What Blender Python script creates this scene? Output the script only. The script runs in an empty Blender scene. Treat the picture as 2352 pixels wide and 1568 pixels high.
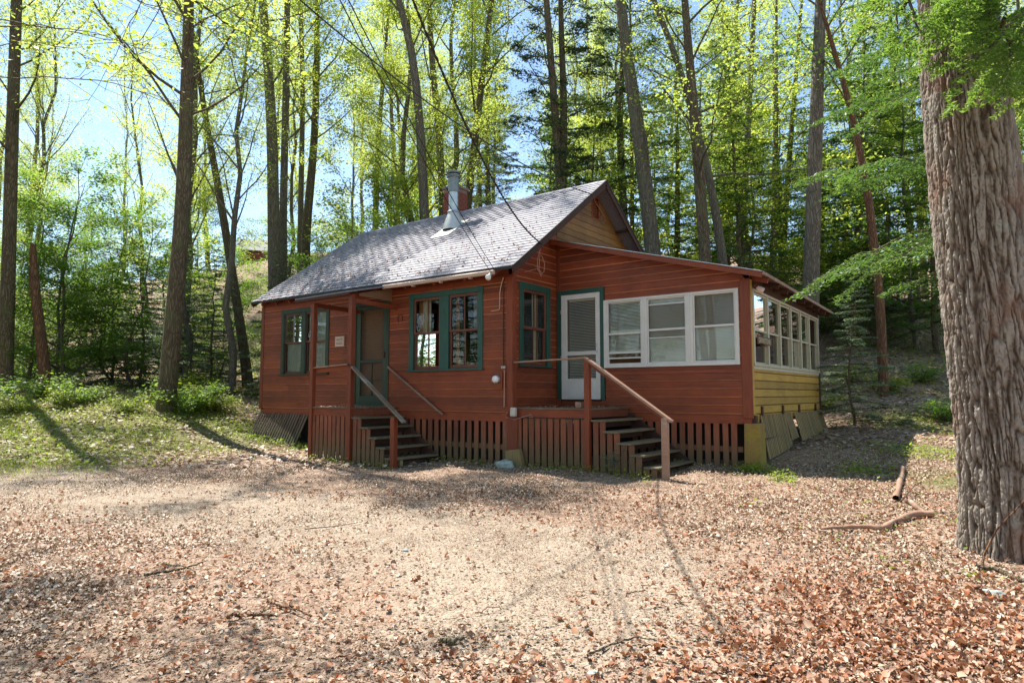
import bpy, math, random
import numpy as np
from mathutils import Vector, Matrix

random.seed(7)
rng = np.random.default_rng(7)
sc = bpy.context.scene
col = sc.collection

# ------------------------------------------------------------------ camera
CAM = np.array([7.11104477, -9.58708492, 0.32902019])
FW = np.array([-0.59381338, 0.80068232, 0.07933153])
RT = np.array([0.80321344, 0.59569133, 0.0])
UP = np.array([0.04726347, -0.06371543, 0.99684829])
cd = bpy.data.cameras.new('camera')
cam = bpy.data.objects.new('camera', cd)
col.objects.link(cam)
m = Matrix(((RT[0], UP[0], -FW[0], CAM[0]), (RT[1], UP[1], -FW[1], CAM[1]), (RT[2], UP[2], -FW[2], CAM[2]), (0, 0, 0, 1)))
cam.matrix_world = m
cd.sensor_width = 36.0
cd.lens = 1992.7335 / 3072 * 36.0
cd.clip_start = 0.05
cd.clip_end = 2000
sc.camera = cam

# ------------------------------------------------------------------ world and sun
SUN = Vector((-0.58, 0.06, 1.0)).normalized()          # direction towards the sun
w = bpy.data.worlds.new('World')
sc.world = w
w.use_nodes = True
wn = w.node_tree
wn.nodes.clear()
sky = wn.nodes.new('ShaderNodeTexSky')
sky.sky_type = 'NISHITA'
sky.sun_disc = False
sky.sun_elevation = math.asin(SUN.z)
sky.sun_rotation = math.atan2(SUN.x, SUN.y)
sky.air_density = 1.0
sky.dust_density = 0.15
sky.ozone_density = 1.6
bg = wn.nodes.new('ShaderNodeBackground')
bg.inputs['Strength'].default_value = 0.125
wo = wn.nodes.new('ShaderNodeOutputWorld')
wn.links.new(sky.outputs[0], bg.inputs['Color'])
wn.links.new(bg.outputs[0], wo.inputs['Surface'])
sd = bpy.data.lights.new('sun', 'SUN')
sd.energy = 5.0
sd.angle = math.radians(0.55)
sd.color = (1.0, 0.94, 0.85)
so = bpy.data.objects.new('sun', sd)
so.rotation_euler = SUN.to_track_quat('Z', 'Y').to_euler()
so.location = (0, 0, 40)
col.objects.link(so)
sc.view_settings.view_transform = 'Standard'
sc.view_settings.look = 'None'
sc.view_settings.gamma = 1.0
sc.view_settings.use_curve_mapping = False
sc.view_settings.exposure = 1.15
sc.render.engine = 'CYCLES'
sc.cycles.max_bounces = 8
sc.cycles.diffuse_bounces = 4
sc.cycles.transparent_max_bounces = 12
sc.cycles.caustics_reflective = False
sc.cycles.caustics_refractive = False


def at(xd, yd, depth):
    """world point seen at photo position (2352 px wide scale) at a given depth along the view axis"""
    return CAM + depth * (FW + RT * (xd - 1176) / 1525.8 + UP * (784 - yd) / 1525.8)


# ------------------------------------------------------------------ terrain height
def _cp():
    P = [(-7.8, -.1, -.72), (-6, -1, -.88), (-3, -1.3, -.98), (-1.7, -1.3, -1.0), (0, 0, -.93), (1.5, -.1, -.93), (3, -.1, -.96),
         (3.76, 1.4, -.88), (4.1, 2.7, -.70), (4.2, 5.2, -.50), (5.5, 6.4, -.42), (5.9, 1.1, -.87), (-3.5, 3, -.8), (0, 5.9, -.6),
         (-7.8, 5.8, -.5), (7.1, -9.6, -1.22), (3, -9, -1.2), (9, -6, -1.2), (4, -5, -1.13), (0, -5, -1.08), (7.05, -1.8, -1.08),
         (-4, -5, -1.0), (-3, -10, -1.1), (9.5, 0, -1.0), (12, -5, -1.2)]
    def g(xd, yd, t):
        p = at(xd, yd, t)
        P.append((p[0], p[1], p[2]))
    g(0, 1060, 12); g(350, 1050, 13); g(380, 945, 17.5); g(8, 900, 20); g(560, 885, 27); g(250, 870, 30)
    g(560, 835, 40); g(150, 820, 42); g(575, 640, 50); g(300, 690, 56); g(-200, 760, 50); g(575, 600, 62); g(800, 680, 50)
    g(1176, 700, 40); g(1500, 690, 40); g(1176, 620, 55); g(1500, 600, 55)
    g(1920, 872, 19); g(2100, 860, 19); g(1950, 760, 27); g(2150, 770, 27); g(1950, 640, 40); g(2300, 640, 40); g(2700, 760, 28); g(2700, 640, 44)
    for k in range(18):
        a = k / 18 * 2 * math.pi
        d = np.array([math.cos(a), math.sin(a)])
        back = d @ np.array([-.59, .80])
        P.append((4 + 170 * d[0], -2 + 170 * d[1], 13 + 9 * back if back > -.2 else -1.0))
    return np.array(P)


CP = _cp()


def _phi(r2):
    return 0.5 * r2 * np.log(r2 + 1e-9)


def _fit():
    n = len(CP)
    X = CP[:, :2] / 20.0
    d2 = ((X[:, None] - X[None]) ** 2).sum(-1)
    A = np.zeros((n + 3, n + 3))
    A[:n, :n] = _phi(d2) + np.eye(n) * 1e-3
    A[:n, n] = 1
    A[:n, n + 1:] = X
    A[n:, :n] = A[:n, n:].T
    b = np.zeros(n + 3)
    b[:n] = CP[:, 2]
    return X, np.linalg.solve(A, b)


_X, _W = _fit()


def vnoise(x, y, seed=0):
    """cheap value noise in numpy"""
    xi, yi = np.floor(x).astype(np.int64), np.floor(y).astype(np.int64)
    fx, fy = x - xi, y - yi
    fx = fx * fx * (3 - 2 * fx); fy = fy * fy * (3 - 2 * fy)

    def h(a, b):
        n = (a * 374761393 + b * 668265263 + seed * 982451653) & 0x7fffffff
        n = ((n ^ (n >> 13)) * 1274126177) & 0x7fffffff
        return ((n ^ (n >> 16)) & 0xffff) / 65535.0
    return (h(xi, yi) * (1 - fx) + h(xi + 1, yi) * fx) * (1 - fy) + (h(xi, yi + 1) * (1 - fx) + h(xi + 1, yi + 1) * fx) * fy


def hz(x, y):
    x = np.atleast_1d(np.asarray(x, float)); y = np.atleast_1d(np.asarray(y, float))
    out = np.empty(x.shape)
    for s in range(0, len(x), 60000):
        q = np.stack([x[s:s + 60000], y[s:s + 60000]], 1) / 20.0
        d2 = ((q[:, None] - _X[None]) ** 2).sum(-1)
        out[s:s + 60000] = _phi(d2) @ _W[:-3] + _W[-3] + q @ _W[-2:]
    out += 0.05 * (vnoise(x * .9, y * .9, 3) - .5) + 0.03 * (vnoise(x * 2.7, y * 2.7, 5) - .5)
    return out


def h1(x, y):
    return float(hz([x], [y])[0])


# ------------------------------------------------------------------ mesh helpers
def link(name, me, parent=None, loc=None):
    o = bpy.data.objects.new(name, me)
    col.objects.link(o)
    if parent is not None:
        o.parent = parent
    if loc is not None:
        o.location = loc
    return o


def empty(name, loc=(0, 0, 0), parent=None):
    o = bpy.data.objects.new(name, None)
    col.objects.link(o)
    o.location = loc
    o.empty_display_size = .1
    if parent is not None:
        o.parent = parent
    return o


def tag(o, label=None, cat=None, group=None, kind=None):
    if label: o['label'] = label
    if cat: o['category'] = cat
    if group: o['group'] = group
    if kind: o['kind'] = kind
    return o


def np_mesh(name, V, F, mat=None, smooth=False):
    """V (n,3), F (m,k) with k = 3 or 4"""
    me = bpy.data.meshes.new(name)
    V = np.asarray(V, np.float32); F = np.asarray(F, np.int32)
    k = F.shape[1]
    me.vertices.add(len(V)); me.vertices.foreach_set('co', V.ravel())
    me.loops.add(F.size); me.loops.foreach_set('vertex_index', F.ravel())
    me.polygons.add(len(F))
    me.polygons.foreach_set('loop_start', np.arange(0, F.size, k, dtype=np.int32))
    me.polygons.foreach_set('loop_total', np.full(len(F), k, np.int32))
    if smooth:
        me.polygons.foreach_set('use_smooth', np.ones(len(F), bool))
    me.update(calc_edges=True)
    if mat: me.materials.append(mat)
    return me


class MB:
    """collects simple shapes into one mesh"""
    def __init__(s):
        s.v = []; s.f = []

    def add(s, vs, fs):
        b = len(s.v)
        s.v += [tuple(map(float, q)) for q in vs]
        s.f += [tuple(i + b for i in q) for q in fs]
        return s

    def box(s, a, b):
        x0, y0, z0 = [min(p, q) for p, q in zip(a, b)]
        x1, y1, z1 = [max(p, q) for p, q in zip(a, b)]
        return s.add([(x0, y0, z0), (x1, y0, z0), (x1, y1, z0), (x0, y1, z0), (x0, y0, z1), (x1, y0, z1), (x1, y1, z1), (x0, y1, z1)],
                     [(0, 3, 2, 1), (4, 5, 6, 7), (0, 1, 5, 4), (1, 2, 6, 5), (2, 3, 7, 6), (3, 0, 4, 7)])

    def beam(s, p, q, wd, ht, up=(0, 0, 1)):
        p = Vector(p); q = Vector(q); d = (q - p).normalized(); u = Vector(up)
        sd_ = d.cross(u).normalized(); u = sd_.cross(d).normalized()
        vs = []
        for c in (p, q):
            for a, b in ((-1, -1), (1, -1), (1, 1), (-1, 1)):
                vs.append(c + sd_ * a * wd / 2 + u * b * ht / 2)
        return s.add(vs, [(0, 1, 2, 3), (7, 6, 5, 4), (0, 4, 5, 1), (1, 5, 6, 2), (2, 6, 7, 3), (3, 7, 4, 0)])

    def tube(s, pts, radii, n=8):
        V, F = tube_arrays(np.array(pts, float), np.array(radii, float) if np.ndim(radii) else np.full(len(pts), radii, float), n)
        return s.add(V.tolist(), F.tolist())

    def prism(s, poly, axis, a, b):
        """extrude a 2-D polygon along an axis ('x','y','z') between a and b"""
        def P(u, v, t):
            return {'x': (t, u, v), 'y': (u, t, v), 'z': (u, v, t)}[axis]
        n = len(poly)
        vs = [P(u, v, a) for u, v in poly] + [P(u, v, b) for u, v in poly]
        fs = [tuple(range(n))[::-1], tuple(range(n, 2 * n))] + [(i, (i + 1) % n, n + (i + 1) % n, n + i) for i in range(n)]
        return s.add(vs, fs)

    def build(s, name, mat, parent=None, smooth=False, bevel=0, loc=None):
        me = bpy.data.meshes.new(name)
        me.from_pydata(s.v, [], s.f)
        me.materials.append(mat)
        import bmesh
        bm = bmesh.new(); bm.from_mesh(me)
        bmesh.ops.recalc_face_normals(bm, faces=bm.faces)
        if bevel:
            bmesh.ops.bevel(bm, geom=bm.edges[:], offset=bevel, segments=1, affect='EDGES', clamp_overlap=True)
        bm.to_mesh(me); bm.free()
        if smooth:
            for p in me.polygons: p.use_smooth = True
        return link(name, me, parent, loc)


def tube_arrays(P, R, n=8, cap=True):
    m_ = len(P)
    T = np.gradient(P, axis=0)
    T /= np.linalg.norm(T, axis=1)[:, None] + 1e-9
    ref = np.array([0., 0., 1.]) if abs(T[0][2]) < .8 else np.array([1., 0., 0.])
    A = np.cross(T, ref); A /= np.linalg.norm(A, axis=1)[:, None] + 1e-9
    B = np.cross(T, A)
    th = np.arange(n) / n * 2 * np.pi
    V = P[:, None] + R[:, None, None] * (np.cos(th)[None, :, None] * A[:, None] + np.sin(th)[None, :, None] * B[:, None])
    V = V.reshape(-1, 3)
    i = np.arange(m_ - 1)[:, None] * n; j = np.arange(n)[None]
    F = np.stack([i + j, i + (j + 1) % n, i + n + (j + 1) % n, i + n + j], -1).reshape(-1, 4)
    return V, F


class Tubes:
    def __init__(s):
        s.V = []; s.F = []; s.n = 0

    def add(s, P, R, n=6):
        V, F = tube_arrays(np.asarray(P, float), np.asarray(R, float), n)
        s.V.append(V); s.F.append(F + s.n); s.n += len(V)

    def mesh(s, name, mat, smooth=True):
        return np_mesh(name, np.concatenate(s.V), np.concatenate(s.F), mat, smooth)


# ------------------------------------------------------------------ materials
class NT:
    def __init__(s, name):
        s.m = bpy.data.materials.new(name); s.m.use_nodes = True
        s.t = s.m.node_tree; s.t.nodes.clear()
        s.out = s.n('ShaderNodeOutputMaterial')

    def n(s, typ, **k):
        nd = s.t.nodes.new(typ)
        for a, b in k.items(): setattr(nd, a, b)
        return nd

    def l(s, a, b): s.t.links.new(a, b)

    def coord(s, scale=(1, 1, 1), kind='Object'):
        tc = s.n('ShaderNodeTexCoord'); mp = s.n('ShaderNodeMapping')
        mp.inputs['Scale'].default_value = scale
        s.l(tc.outputs[kind], mp.inputs[0])
        return mp.outputs[0]

    def wcoord(s, scale=(1, 1, 1)):
        g = s.n('ShaderNodeNewGeometry'); mp = s.n('ShaderNodeMapping')
        mp.inputs['Scale'].default_value = scale
        s.l(g.outputs['Position'], mp.inputs[0])
        return mp.outputs[0]

    def noise(s, vec, scale, detail=4, rough=.6):
        x = s.n('ShaderNodeTexNoise'); x.inputs['Scale'].default_value = scale
        x.inputs['Detail'].default_value = detail; x.inputs['Roughness'].default_value = rough
        s.l(vec, x.inputs['Vector'])
        return x.outputs['Fac']

    def ramp(s, fac, stops, interp='LINEAR'):
        r = s.n('ShaderNodeValToRGB'); r.color_ramp.interpolation = interp
        e = r.color_ramp.elements
        while len(e) < len(stops): e.new(.5)
        for q, (p, c) in zip(e, stops):
            q.position = p; q.color = (*c, 1) if len(c) == 3 else c
        s.l(fac, r.inputs[0])
        return r.outputs[0]

    def mix(s, fac, a, b, mode='MIX'):
        x = s.n('ShaderNodeMix', data_type='RGBA', blend_type=mode)
        if isinstance(fac, float): x.inputs[0].default_value = fac
        else: s.l(fac, x.inputs[0])
        for i, c in ((6, a), (7, b)):
            if isinstance(c, tuple): x.inputs[i].default_value = (*c, 1)
            else: s.l(c, x.inputs[i])
        return x.outputs[2]

    def math(s, op, a, b=None, clamp=False):
        x = s.n('ShaderNodeMath', operation=op); x.use_clamp = clamp
        for i, c in enumerate((a, b)):
            if c is None: continue
            if isinstance(c, (int, float)): x.inputs[i].default_value = c
            else: s.l(c, x.inputs[i])
        return x.outputs[0]

    def rnd(s):
        return s.n('ShaderNodeObjectInfo').outputs['Random']

    def bump(s, h, strength=.4, dist=.01):
        b = s.n('ShaderNodeBump'); b.inputs['Strength'].default_value = strength; b.inputs['Distance'].default_value = dist
        s.l(h, b.inputs['Height'])
        return b.outputs[0]

    def bsdf(s, colr, rough=.7, normal=None, metal=0, spec=.5):
        p = s.n('ShaderNodeBsdfPrincipled')
        if isinstance(colr, tuple): p.inputs['Base Color'].default_value = (*colr, 1)
        else: s.l(colr, p.inputs['Base Color'])
        if isinstance(rough, (int, float)): p.inputs['Roughness'].default_value = rough
        else: s.l(rough, p.inputs['Roughness'])
        p.inputs['Metallic'].default_value = metal
        p.inputs['Specular IOR Level'].default_value = spec
        if normal is not None: s.l(normal, p.inputs['Normal'])
        return p.outputs[0]

    def done(s, sh):
        s.l(sh, s.out.inputs['Surface'])
        return s.m


def wood(name, base, dark, worn=None, axis='x', rough=.62, worn_amt=.62, moss=None, bump=.35):
    t = NT(name)
    st = {'x': (1.2, 14, 14), 'y': (14, 1.2, 14), 'z': (14, 14, 1.2)}[axis]
    g = t.noise(t.wcoord(st), 3.2, 5, .65)
    fine = t.noise(t.wcoord(st), 14, 3, .6)
    big = t.noise(t.wcoord((1, 1, 1)), 1.7, 4, .6)
    c = t.mix(t.ramp(g, [(.3, (0, 0, 0)), (.7, (1, 1, 1))]), dark, base)
    c = t.mix(t.ramp(big, [(.35, (0, 0, 0)), (.7, (1, 1, 1))]), c, t.mix(.45, c, tuple(min(1, v * 1.35) for v in base)))
    hv = t.n('ShaderNodeHueSaturation'); t.l(c, hv.inputs['Color'])
    t.l(t.math('MULTIPLY_ADD', t.rnd(), .48), hv.inputs['Value'])
    hv.inputs['Value'].links[0].from_node.inputs[2].default_value = .74
    c = hv.outputs[0]
    if worn:
        wm = t.math('MULTIPLY', t.noise(t.wcoord(st), 5, 6, .7), t.noise(t.wcoord((1, 1, 1)), 2.5, 3, .6))
        c = t.mix(t.ramp(wm, [(worn_amt * .55, (0, 0, 0)), (worn_amt * .68, (1, 1, 1))]), c, worn)
    if moss:
        z = t.n('ShaderNodeSeparateXYZ'); t.l(t.wcoord(), z.inputs[0])
        zz = t.math('MULTIPLY_ADD', z.outputs[2], -1.5)
        zz.node.inputs[2].default_value = -.62
        mm = t.math('ADD', zz, t.math('MULTIPLY', t.noise(t.wcoord((6, 6, 1.5)), 2.2, 4, .6), .75))
        c = t.mix(t.ramp(mm, [(.25, (0, 0, 0)), (.85, (.85, .85, .85))]), c, moss)
    n = t.bump(t.math('ADD', t.math('MULTIPLY', fine, .6), g), bump, .004)
    r = t.ramp(g, [(.3, (rough + .12,) * 3), (.7, (rough - .08,) * 3)])
    return t.done(t.bsdf(c, r, n))


M = {}
RED = (.235, .045, .011)
REDD = (.11, .020, .006)
M['siding'] = wood('red_siding', RED, REDD, (.26, .11, .07), 'x', .55, .75)
M['siding_y'] = wood('red_siding_side', RED, REDD, (.24, .10, .06), 'y', .55, .75)
M['ochre'] = wood('ochre_siding', (.43, .27, .04), (.30, .175, .025), (.20, .17, .06), 'y', .6, .72)  # yellow-green bounce light painted into the board colour of the porch side
M['gable'] = wood('gable_siding', (.25, .125, .03), (.15, .07, .018), (.2, .07, .03), 'y', .6, .8)  # olive brown holds the same bounce light, painted into the gable boards
M['red_z'] = wood('red_trim', (.215, .042, .011), (.11, .021, .007), (.25, .12, .08), 'z', .55, .75)
M['picket'] = wood('weathered_red_picket', (.25, .075, .035), (.14, .04, .02), (.24, .14, .085), 'z', .75, .60, moss=(.125, .088, .042))
M['picket_dark'] = wood('dark_grey_picket', (.13, .085, .06), (.075, .048, .034), (.17, .13, .10), 'z', .8, .6, moss=(.07, .075, .035))
M['picket_pale'] = wood('tan_picket', (.27, .20, .085), (.17, .12, .05), (.3, .26, .17), 'z', .75, .6)
M['rail'] = wood('weathered_rail', (.33, .20, .14), (.2, .105, .07), (.42, .36, .31), 'x', .6, .55)
M['rail_grey'] = wood('grey_rail', (.23, .17, .11), (.13, .085, .05), (.33, .31, .28), 'x', .7, .5)
M['tread'] = wood('mossy_tread', (.17, .14, .085), (.09, .075, .045), (.26, .24, .19), 'y', .8, .6)
M['deck'] = wood('deck_board', (.17, .11, .07), (.10, .06, .04), (.25, .2, .16), 'x', .8, .6)
M['dark_wood'] = wood('dark_wood', (.07, .03, .018), (.04, .018, .012), None, 'x', .8)
M['soffit'] = wood('soffit_ply', (.26, .15, .085), (.17, .09, .05), None, 'x', .7)
M['green'] = wood('green_trim', (.020, .085, .062), (.010, .05, .036), (.06, .12, .09), 'z', .45, .85, bump=.2)
M['green_dark'] = wood('dark_green_trim', (.030, .052, .030), (.016, .03, .018), (.06, .08, .05), 'z', .55, .85, bump=.2)
M['sash'] = wood('brown_sash', (.16, .055, .035), (.09, .03, .02), (.2, .12, .09), 'z', .5, .8, bump=.2)
M['gutter'] = wood('pale_gutter', (.52, .36, .28), (.42, .28, .21), (.35, .2, .15), 'x', .5, .8, bump=.1)


def simple(name, c, rough=.5, metal=0, var=.12, scale=8, bump=.1, spec=.5):
    t = NT(name)
    f = t.noise(t.wcoord(), scale, 4, .6)
    cc = t.mix(t.ramp(f, [(.3, (0, 0, 0)), (.7, (1, 1, 1))]), tuple(v * (1 - var) for v in c), tuple(min(1, v * (1 + var)) for v in c))
    return t.done(t.bsdf(cc, rough, t.bump(f, bump, .004), metal, spec))


M['white'] = simple('white_aluminium', (.62, .60, .57), .42, 0, .06, 6, .04)
M['cream_frame'] = simple('cream_frame', (.50, .47, .35), .45, 0, .1, 6, .04)
M['blind'] = simple('blind_slat', (.82, .79, .70), .5, 0, .05, 5, .02)
M['curtain'] = simple('cream_curtain', (.62, .56, .42), .9, 0, .15, 12, .2)
M['curtain_grey'] = simple('grey_curtain', (.25, .27, .30), .9, 0, .15, 12, .2)
M['net'] = simple('net_curtain', (.47, .50, .45), .9, 0, .12, 7, .1)
M['dark'] = simple('dark_interior', (.035, .026, .02), .9, 0, .2, 4, .1)  # indoor shade put into the colour so that openings read dark
M['pine_panel'] = wood('pine_panelling', (.33, .14, .045), (.22, .08, .025), None, 'z', .6)
M['galv'] = simple('galvanised_steel', (.50, .53, .55), .38, .85, .18, 9, .08)
M['galv_green'] = simple('weathered_cap_steel', (.23, .26, .26), .5, .6, .2, 9, .08)
M['flash'] = simple('lead_flashing', (.55, .56, .54), .5, .3, .12, 5, .15)
M['brick'] = simple('chimney_brick', (.24, .065, .04), .85, 0, .35, 30, .5)
M['mortar'] = simple('mortar', (.24, .17, .14), .95, 0, .2, 40, .5)
M['concrete'] = None
M['black'] = simple('black_cable', (.018, .015, .014), .6, 0, .1, 6, .05)
M['copper'] = simple('pinkish_cable', (.34, .17, .12), .5, 0, .1, 6, .05)
M['iron'] = simple('rusty_iron', (.11, .04, .025), .8, .2, .3, 30, .3)
M['bulb'] = simple('white_bulb', (.78, .77, .74), .25, 0, .02, 6, .02)
M['gray_box'] = simple('pale_grey_box', (.50, .47, .42), .5, 0, .06, 9, .05)
M['sign'] = simple('sign_board', (.62, .47, .40), .6, 0, .06, 9, .05)
M['ink'] = simple('dark_ink', (.05, .02, .015), .7, 0, .05, 9, .02)
M['gold'] = simple('pale_letters', (.5, .44, .27), .5, 0, .05, 9, .02)
M['stone'] = simple('pale_stone', (.30, .36, .34), .8, 0, .3, 14, .5)
M['felt'] = simple('roll_roofing', (.16, .10, .08), .75, 0, .2, 20, .2)

t = NT('mossy_pier')
nz = t.noise(t.wcoord(), 3.2, 5, .65)
c = t.mix(t.ramp(nz, [(.35, (0, 0, 0)), (.62, (1, 1, 1))]), (.26, .145, .05), (.33, .25, .025))
c = t.mix(t.ramp(t.noise(t.wcoord(), 22, 4, .6), [(.35, (0, 0, 0)), (.7, (1, 1, 1))]), c, t.mix(.5, c, (.16, .13, .07)))
M['pier'] = t.done(t.bsdf(c, .9, t.bump(t.noise(t.wcoord(), 18, 6, .7), .7, .02)))

t = NT('window_glass')
fr = t.n('ShaderNodeFresnel'); fr.inputs[0].default_value = 1.5
tr = t.n('ShaderNodeBsdfTransparent'); tr.inputs[0].default_value = (.86, .9, .87, 1)
gl = t.n('ShaderNodeBsdfGlossy'); gl.inputs['Roughness'].default_value = .012; gl.inputs[0].default_value = (.95, .97, .95, 1)
mx = t.n('ShaderNodeMixShader'); ff = t.math('MULTIPLY', fr.outputs[0], 1.25, True)
t.l(ff, mx.inputs[0]); t.l(tr.outputs[0], mx.inputs[1]); t.l(gl.outputs[0], mx.inputs[2])
M['glass'] = t.done(mx.outputs[0])

t = NT('insect_screen')
tr = t.n('ShaderNodeBsdfTransparent'); tr.inputs[0].default_value = (.9, .9, .9, 1)
df = t.n('ShaderNodeBsdfDiffuse'); df.inputs[0].default_value = (.17, .12, .09, 1)
mx = t.n('ShaderNodeMixShader'); mx.inputs[0].default_value = .30
t.l(tr.outputs[0], mx.inputs[1]); t.l(df.outputs[0], mx.inputs[2])
M['screen'] = t.done(mx.outputs[0])

t = NT('asphalt_shingle')
f = t.noise(t.wcoord(), 45, 3, .7)
c = t.mix(t.ramp(f, [(.3, (0, 0, 0)), (.75, (1, 1, 1))]), (.13, .13, .155), (.34, .33, .38))
hv = t.n('ShaderNodeHueSaturation'); t.l(c, hv.inputs['Color'])
v = t.math('MULTIPLY_ADD', t.rnd(), .16); v.node.inputs[2].default_value = .92
t.l(v, hv.inputs['Value'])
c = hv.outputs[0]
M['shingle'] = t.done(t.bsdf(c, .72, t.bump(f, .5, .004), 0, .6))

# bark
def bark(name, light, dark, moss=None, sc_=1.7, bumpd=.02):
    t = NT(name)
    co = t.coord((1, 1, .16))
    a = t.noise(co, 9 * sc_, 6, .65)
    b = t.n('ShaderNodeTexVoronoi', feature='DISTANCE_TO_EDGE'); b.inputs['Scale'].default_value = 13 * sc_
    wv = t.n('ShaderNodeVectorMath', operation='ADD'); ns = t.n('ShaderNodeTexNoise'); ns.inputs['Scale'].default_value = 5
    t.l(co, ns.inputs['Vector']); t.l(co, wv.inputs[0])
    scl = t.n('ShaderNodeVectorMath', operation='SCALE'); scl.inputs['Scale'].default_value = .25
    t.l(ns.outputs['Color'], scl.inputs[0]); t.l(scl.outputs[0], wv.inputs[1]); t.l(wv.outputs[0], b.inputs['Vector'])
    fur = t.ramp(b.outputs['Distance'], [(.0, (0, 0, 0)), (.22, (1, 1, 1))])
    c = t.mix(fur, dark, light)
    c = t.mix(t.ramp(a, [(.3, (0, 0, 0)), (.7, (1, 1, 1))]), t.mix(.6, c, dark), c)
    if moss:
        c = t.mix(t.ramp(t.noise(t.coord(), 2.3, 4, .6), [(.5, (0, 0, 0)), (.68, (.8, .8, .8))]), c, moss)
    return t.done(t.bsdf(c, .9, t.bump(t.math('ADD', fur, a), .9, bumpd)))


M['bark'] = bark('brown_bark', (.215, .165, .10), (.065, .046, .026), (.12, .12, .05))
M['bark_grey'] = bark('grey_bark', (.245, .215, .165), (.09, .072, .05), (.15, .15, .09))
M['bark_dead'] = bark('dead_wood', (.24, .125, .06), (.09, .04, .02))

t = NT('big_maple_bark')
at_ = t.n('ShaderNodeAttribute'); at_.attribute_name = 'ridge'
co = t.coord((1, 1, .3))
a = t.noise(co, 28, 6, .7)
c = t.ramp(at_.outputs['Fac'], [(.15, (.05, .032, .022)), (.45, (.185, .152, .118)), (.85, (.35, .315, .27))])
c = t.mix(t.ramp(a, [(.3, (0, 0, 0)), (.65, (1, 1, 1))]), t.mix(.55, c, (.10, .065, .045)), c)
c = t.mix(t.ramp(t.noise(t.coord(), 1.6, 4, .6), [(.52, (0, 0, 0)), (.66, (1, 1, 1))]), c, t.mix(.5, c, (.22, .10, .06)))
c = t.mix(t.ramp(t.noise(t.coord(), 5, 4, .6), [(.6, (0, 0, 0)), (.72, (1, 1, 1))]), c, t.mix(.4, c, (.34, .38, .33)))
M['bark_big'] = t.done(t.bsdf(c, .92, t.bump(a, .8, .012)))


def leafmat(name, cols, trans, rough=.5, tf=.5, attr=False):
    t = NT(name)
    g = t.n('ShaderNodeNewGeometry')
    f = g.outputs['Random Per Island']
    f2 = t.math('FRACT', t.math('ADD', t.math('MULTIPLY', f, .8), t.math('MULTIPLY', t.rnd(), .35)))
    n_ = len(cols)
    c = t.ramp(f2, [(i / max(1, n_ - 1), cc) for i, cc in enumerate(cols)])
    c2 = t.ramp(f2, [(i / max(1, n_ - 1), cc) for i, cc in enumerate(trans)])
    p = t.bsdf(c, rough, None, 0, .35)
    tl = t.n('ShaderNodeBsdfTranslucent'); t.l(c2, tl.inputs[0])
    mx = t.n('ShaderNodeMixShader'); mx.inputs[0].default_value = tf
    t.l(p, mx.inputs[1]); t.l(tl.outputs[0], mx.inputs[2])
    return t.done(mx.outputs[0])


M['leaf_spring'] = leafmat('spring_leaf', [(.13, .19, .03), (.19, .26, .04), (.24, .28, .045), (.15, .22, .035)],
                           [(.42, .56, .08), (.58, .70, .10), (.70, .74, .12), (.48, .62, .08)], tf=.55)
M['leaf_bright'] = leafmat('bright_leaf', [(.13, .20, .03), (.18, .26, .035), (.25, .30, .04)],
                           [(.34, .48, .06), (.48, .60, .08), (.64, .68, .10)], tf=.6)
M['leaf_green'] = leafmat('understory_leaf', [(.05, .12, .018), (.09, .18, .022), (.13, .22, .025)],
                          [(.16, .32, .04), (.26, .44, .05), (.40, .54, .07)], tf=.5)
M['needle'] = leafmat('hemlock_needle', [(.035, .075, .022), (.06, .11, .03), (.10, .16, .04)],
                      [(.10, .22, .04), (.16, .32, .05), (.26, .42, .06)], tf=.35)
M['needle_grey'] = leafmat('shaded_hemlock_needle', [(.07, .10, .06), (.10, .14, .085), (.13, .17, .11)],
                           [(.12, .20, .09), (.16, .25, .11), (.2, .3, .14)], tf=.3)  # greyer copy of the hemlock needles with shade put into the colour
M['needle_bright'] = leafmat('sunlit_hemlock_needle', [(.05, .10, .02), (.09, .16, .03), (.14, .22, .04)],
                             [(.18, .34, .05), (.28, .46, .06), (.40, .58, .08)], tf=.45)  # brighter copy of the hemlock needles with sunlight put into the colour
M['pine'] = leafmat('pine_needle', [(.04, .065, .035), (.06, .09, .045), (.08, .11, .05)],
                    [(.10, .17, .07), (.14, .22, .08), (.2, .28, .09)], tf=.35)
M['litter'] = leafmat('fallen_leaf', [(.42, .31, .22), (.30, .19, .12), (.50, .40, .30), (.20, .12, .075), (.45, .34, .25), (.56, .48, .39), (.35, .23, .155), (.24, .15, .10)],
                      [(.4, .25, .15)] * 8, rough=.55, tf=.12)
M['litter_red'] = leafmat('russet_leaf', [(.34, .125, .055), (.27, .095, .045), (.44, .26, .17), (.16, .06, .035), (.40, .19, .10), (.46, .32, .23), (.22, .085, .045)],
                          [(.5, .2, .08)] * 6, rough=.5, tf=.14)

M['crumb'] = leafmat('leaf_crumb', [(.28, .19, .12), (.15, .09, .055), (.38, .29, .21), (.10, .06, .04), (.48, .40, .31)], [(.3, .2, .1)] * 5, rough=.8, tf=.05)
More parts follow.
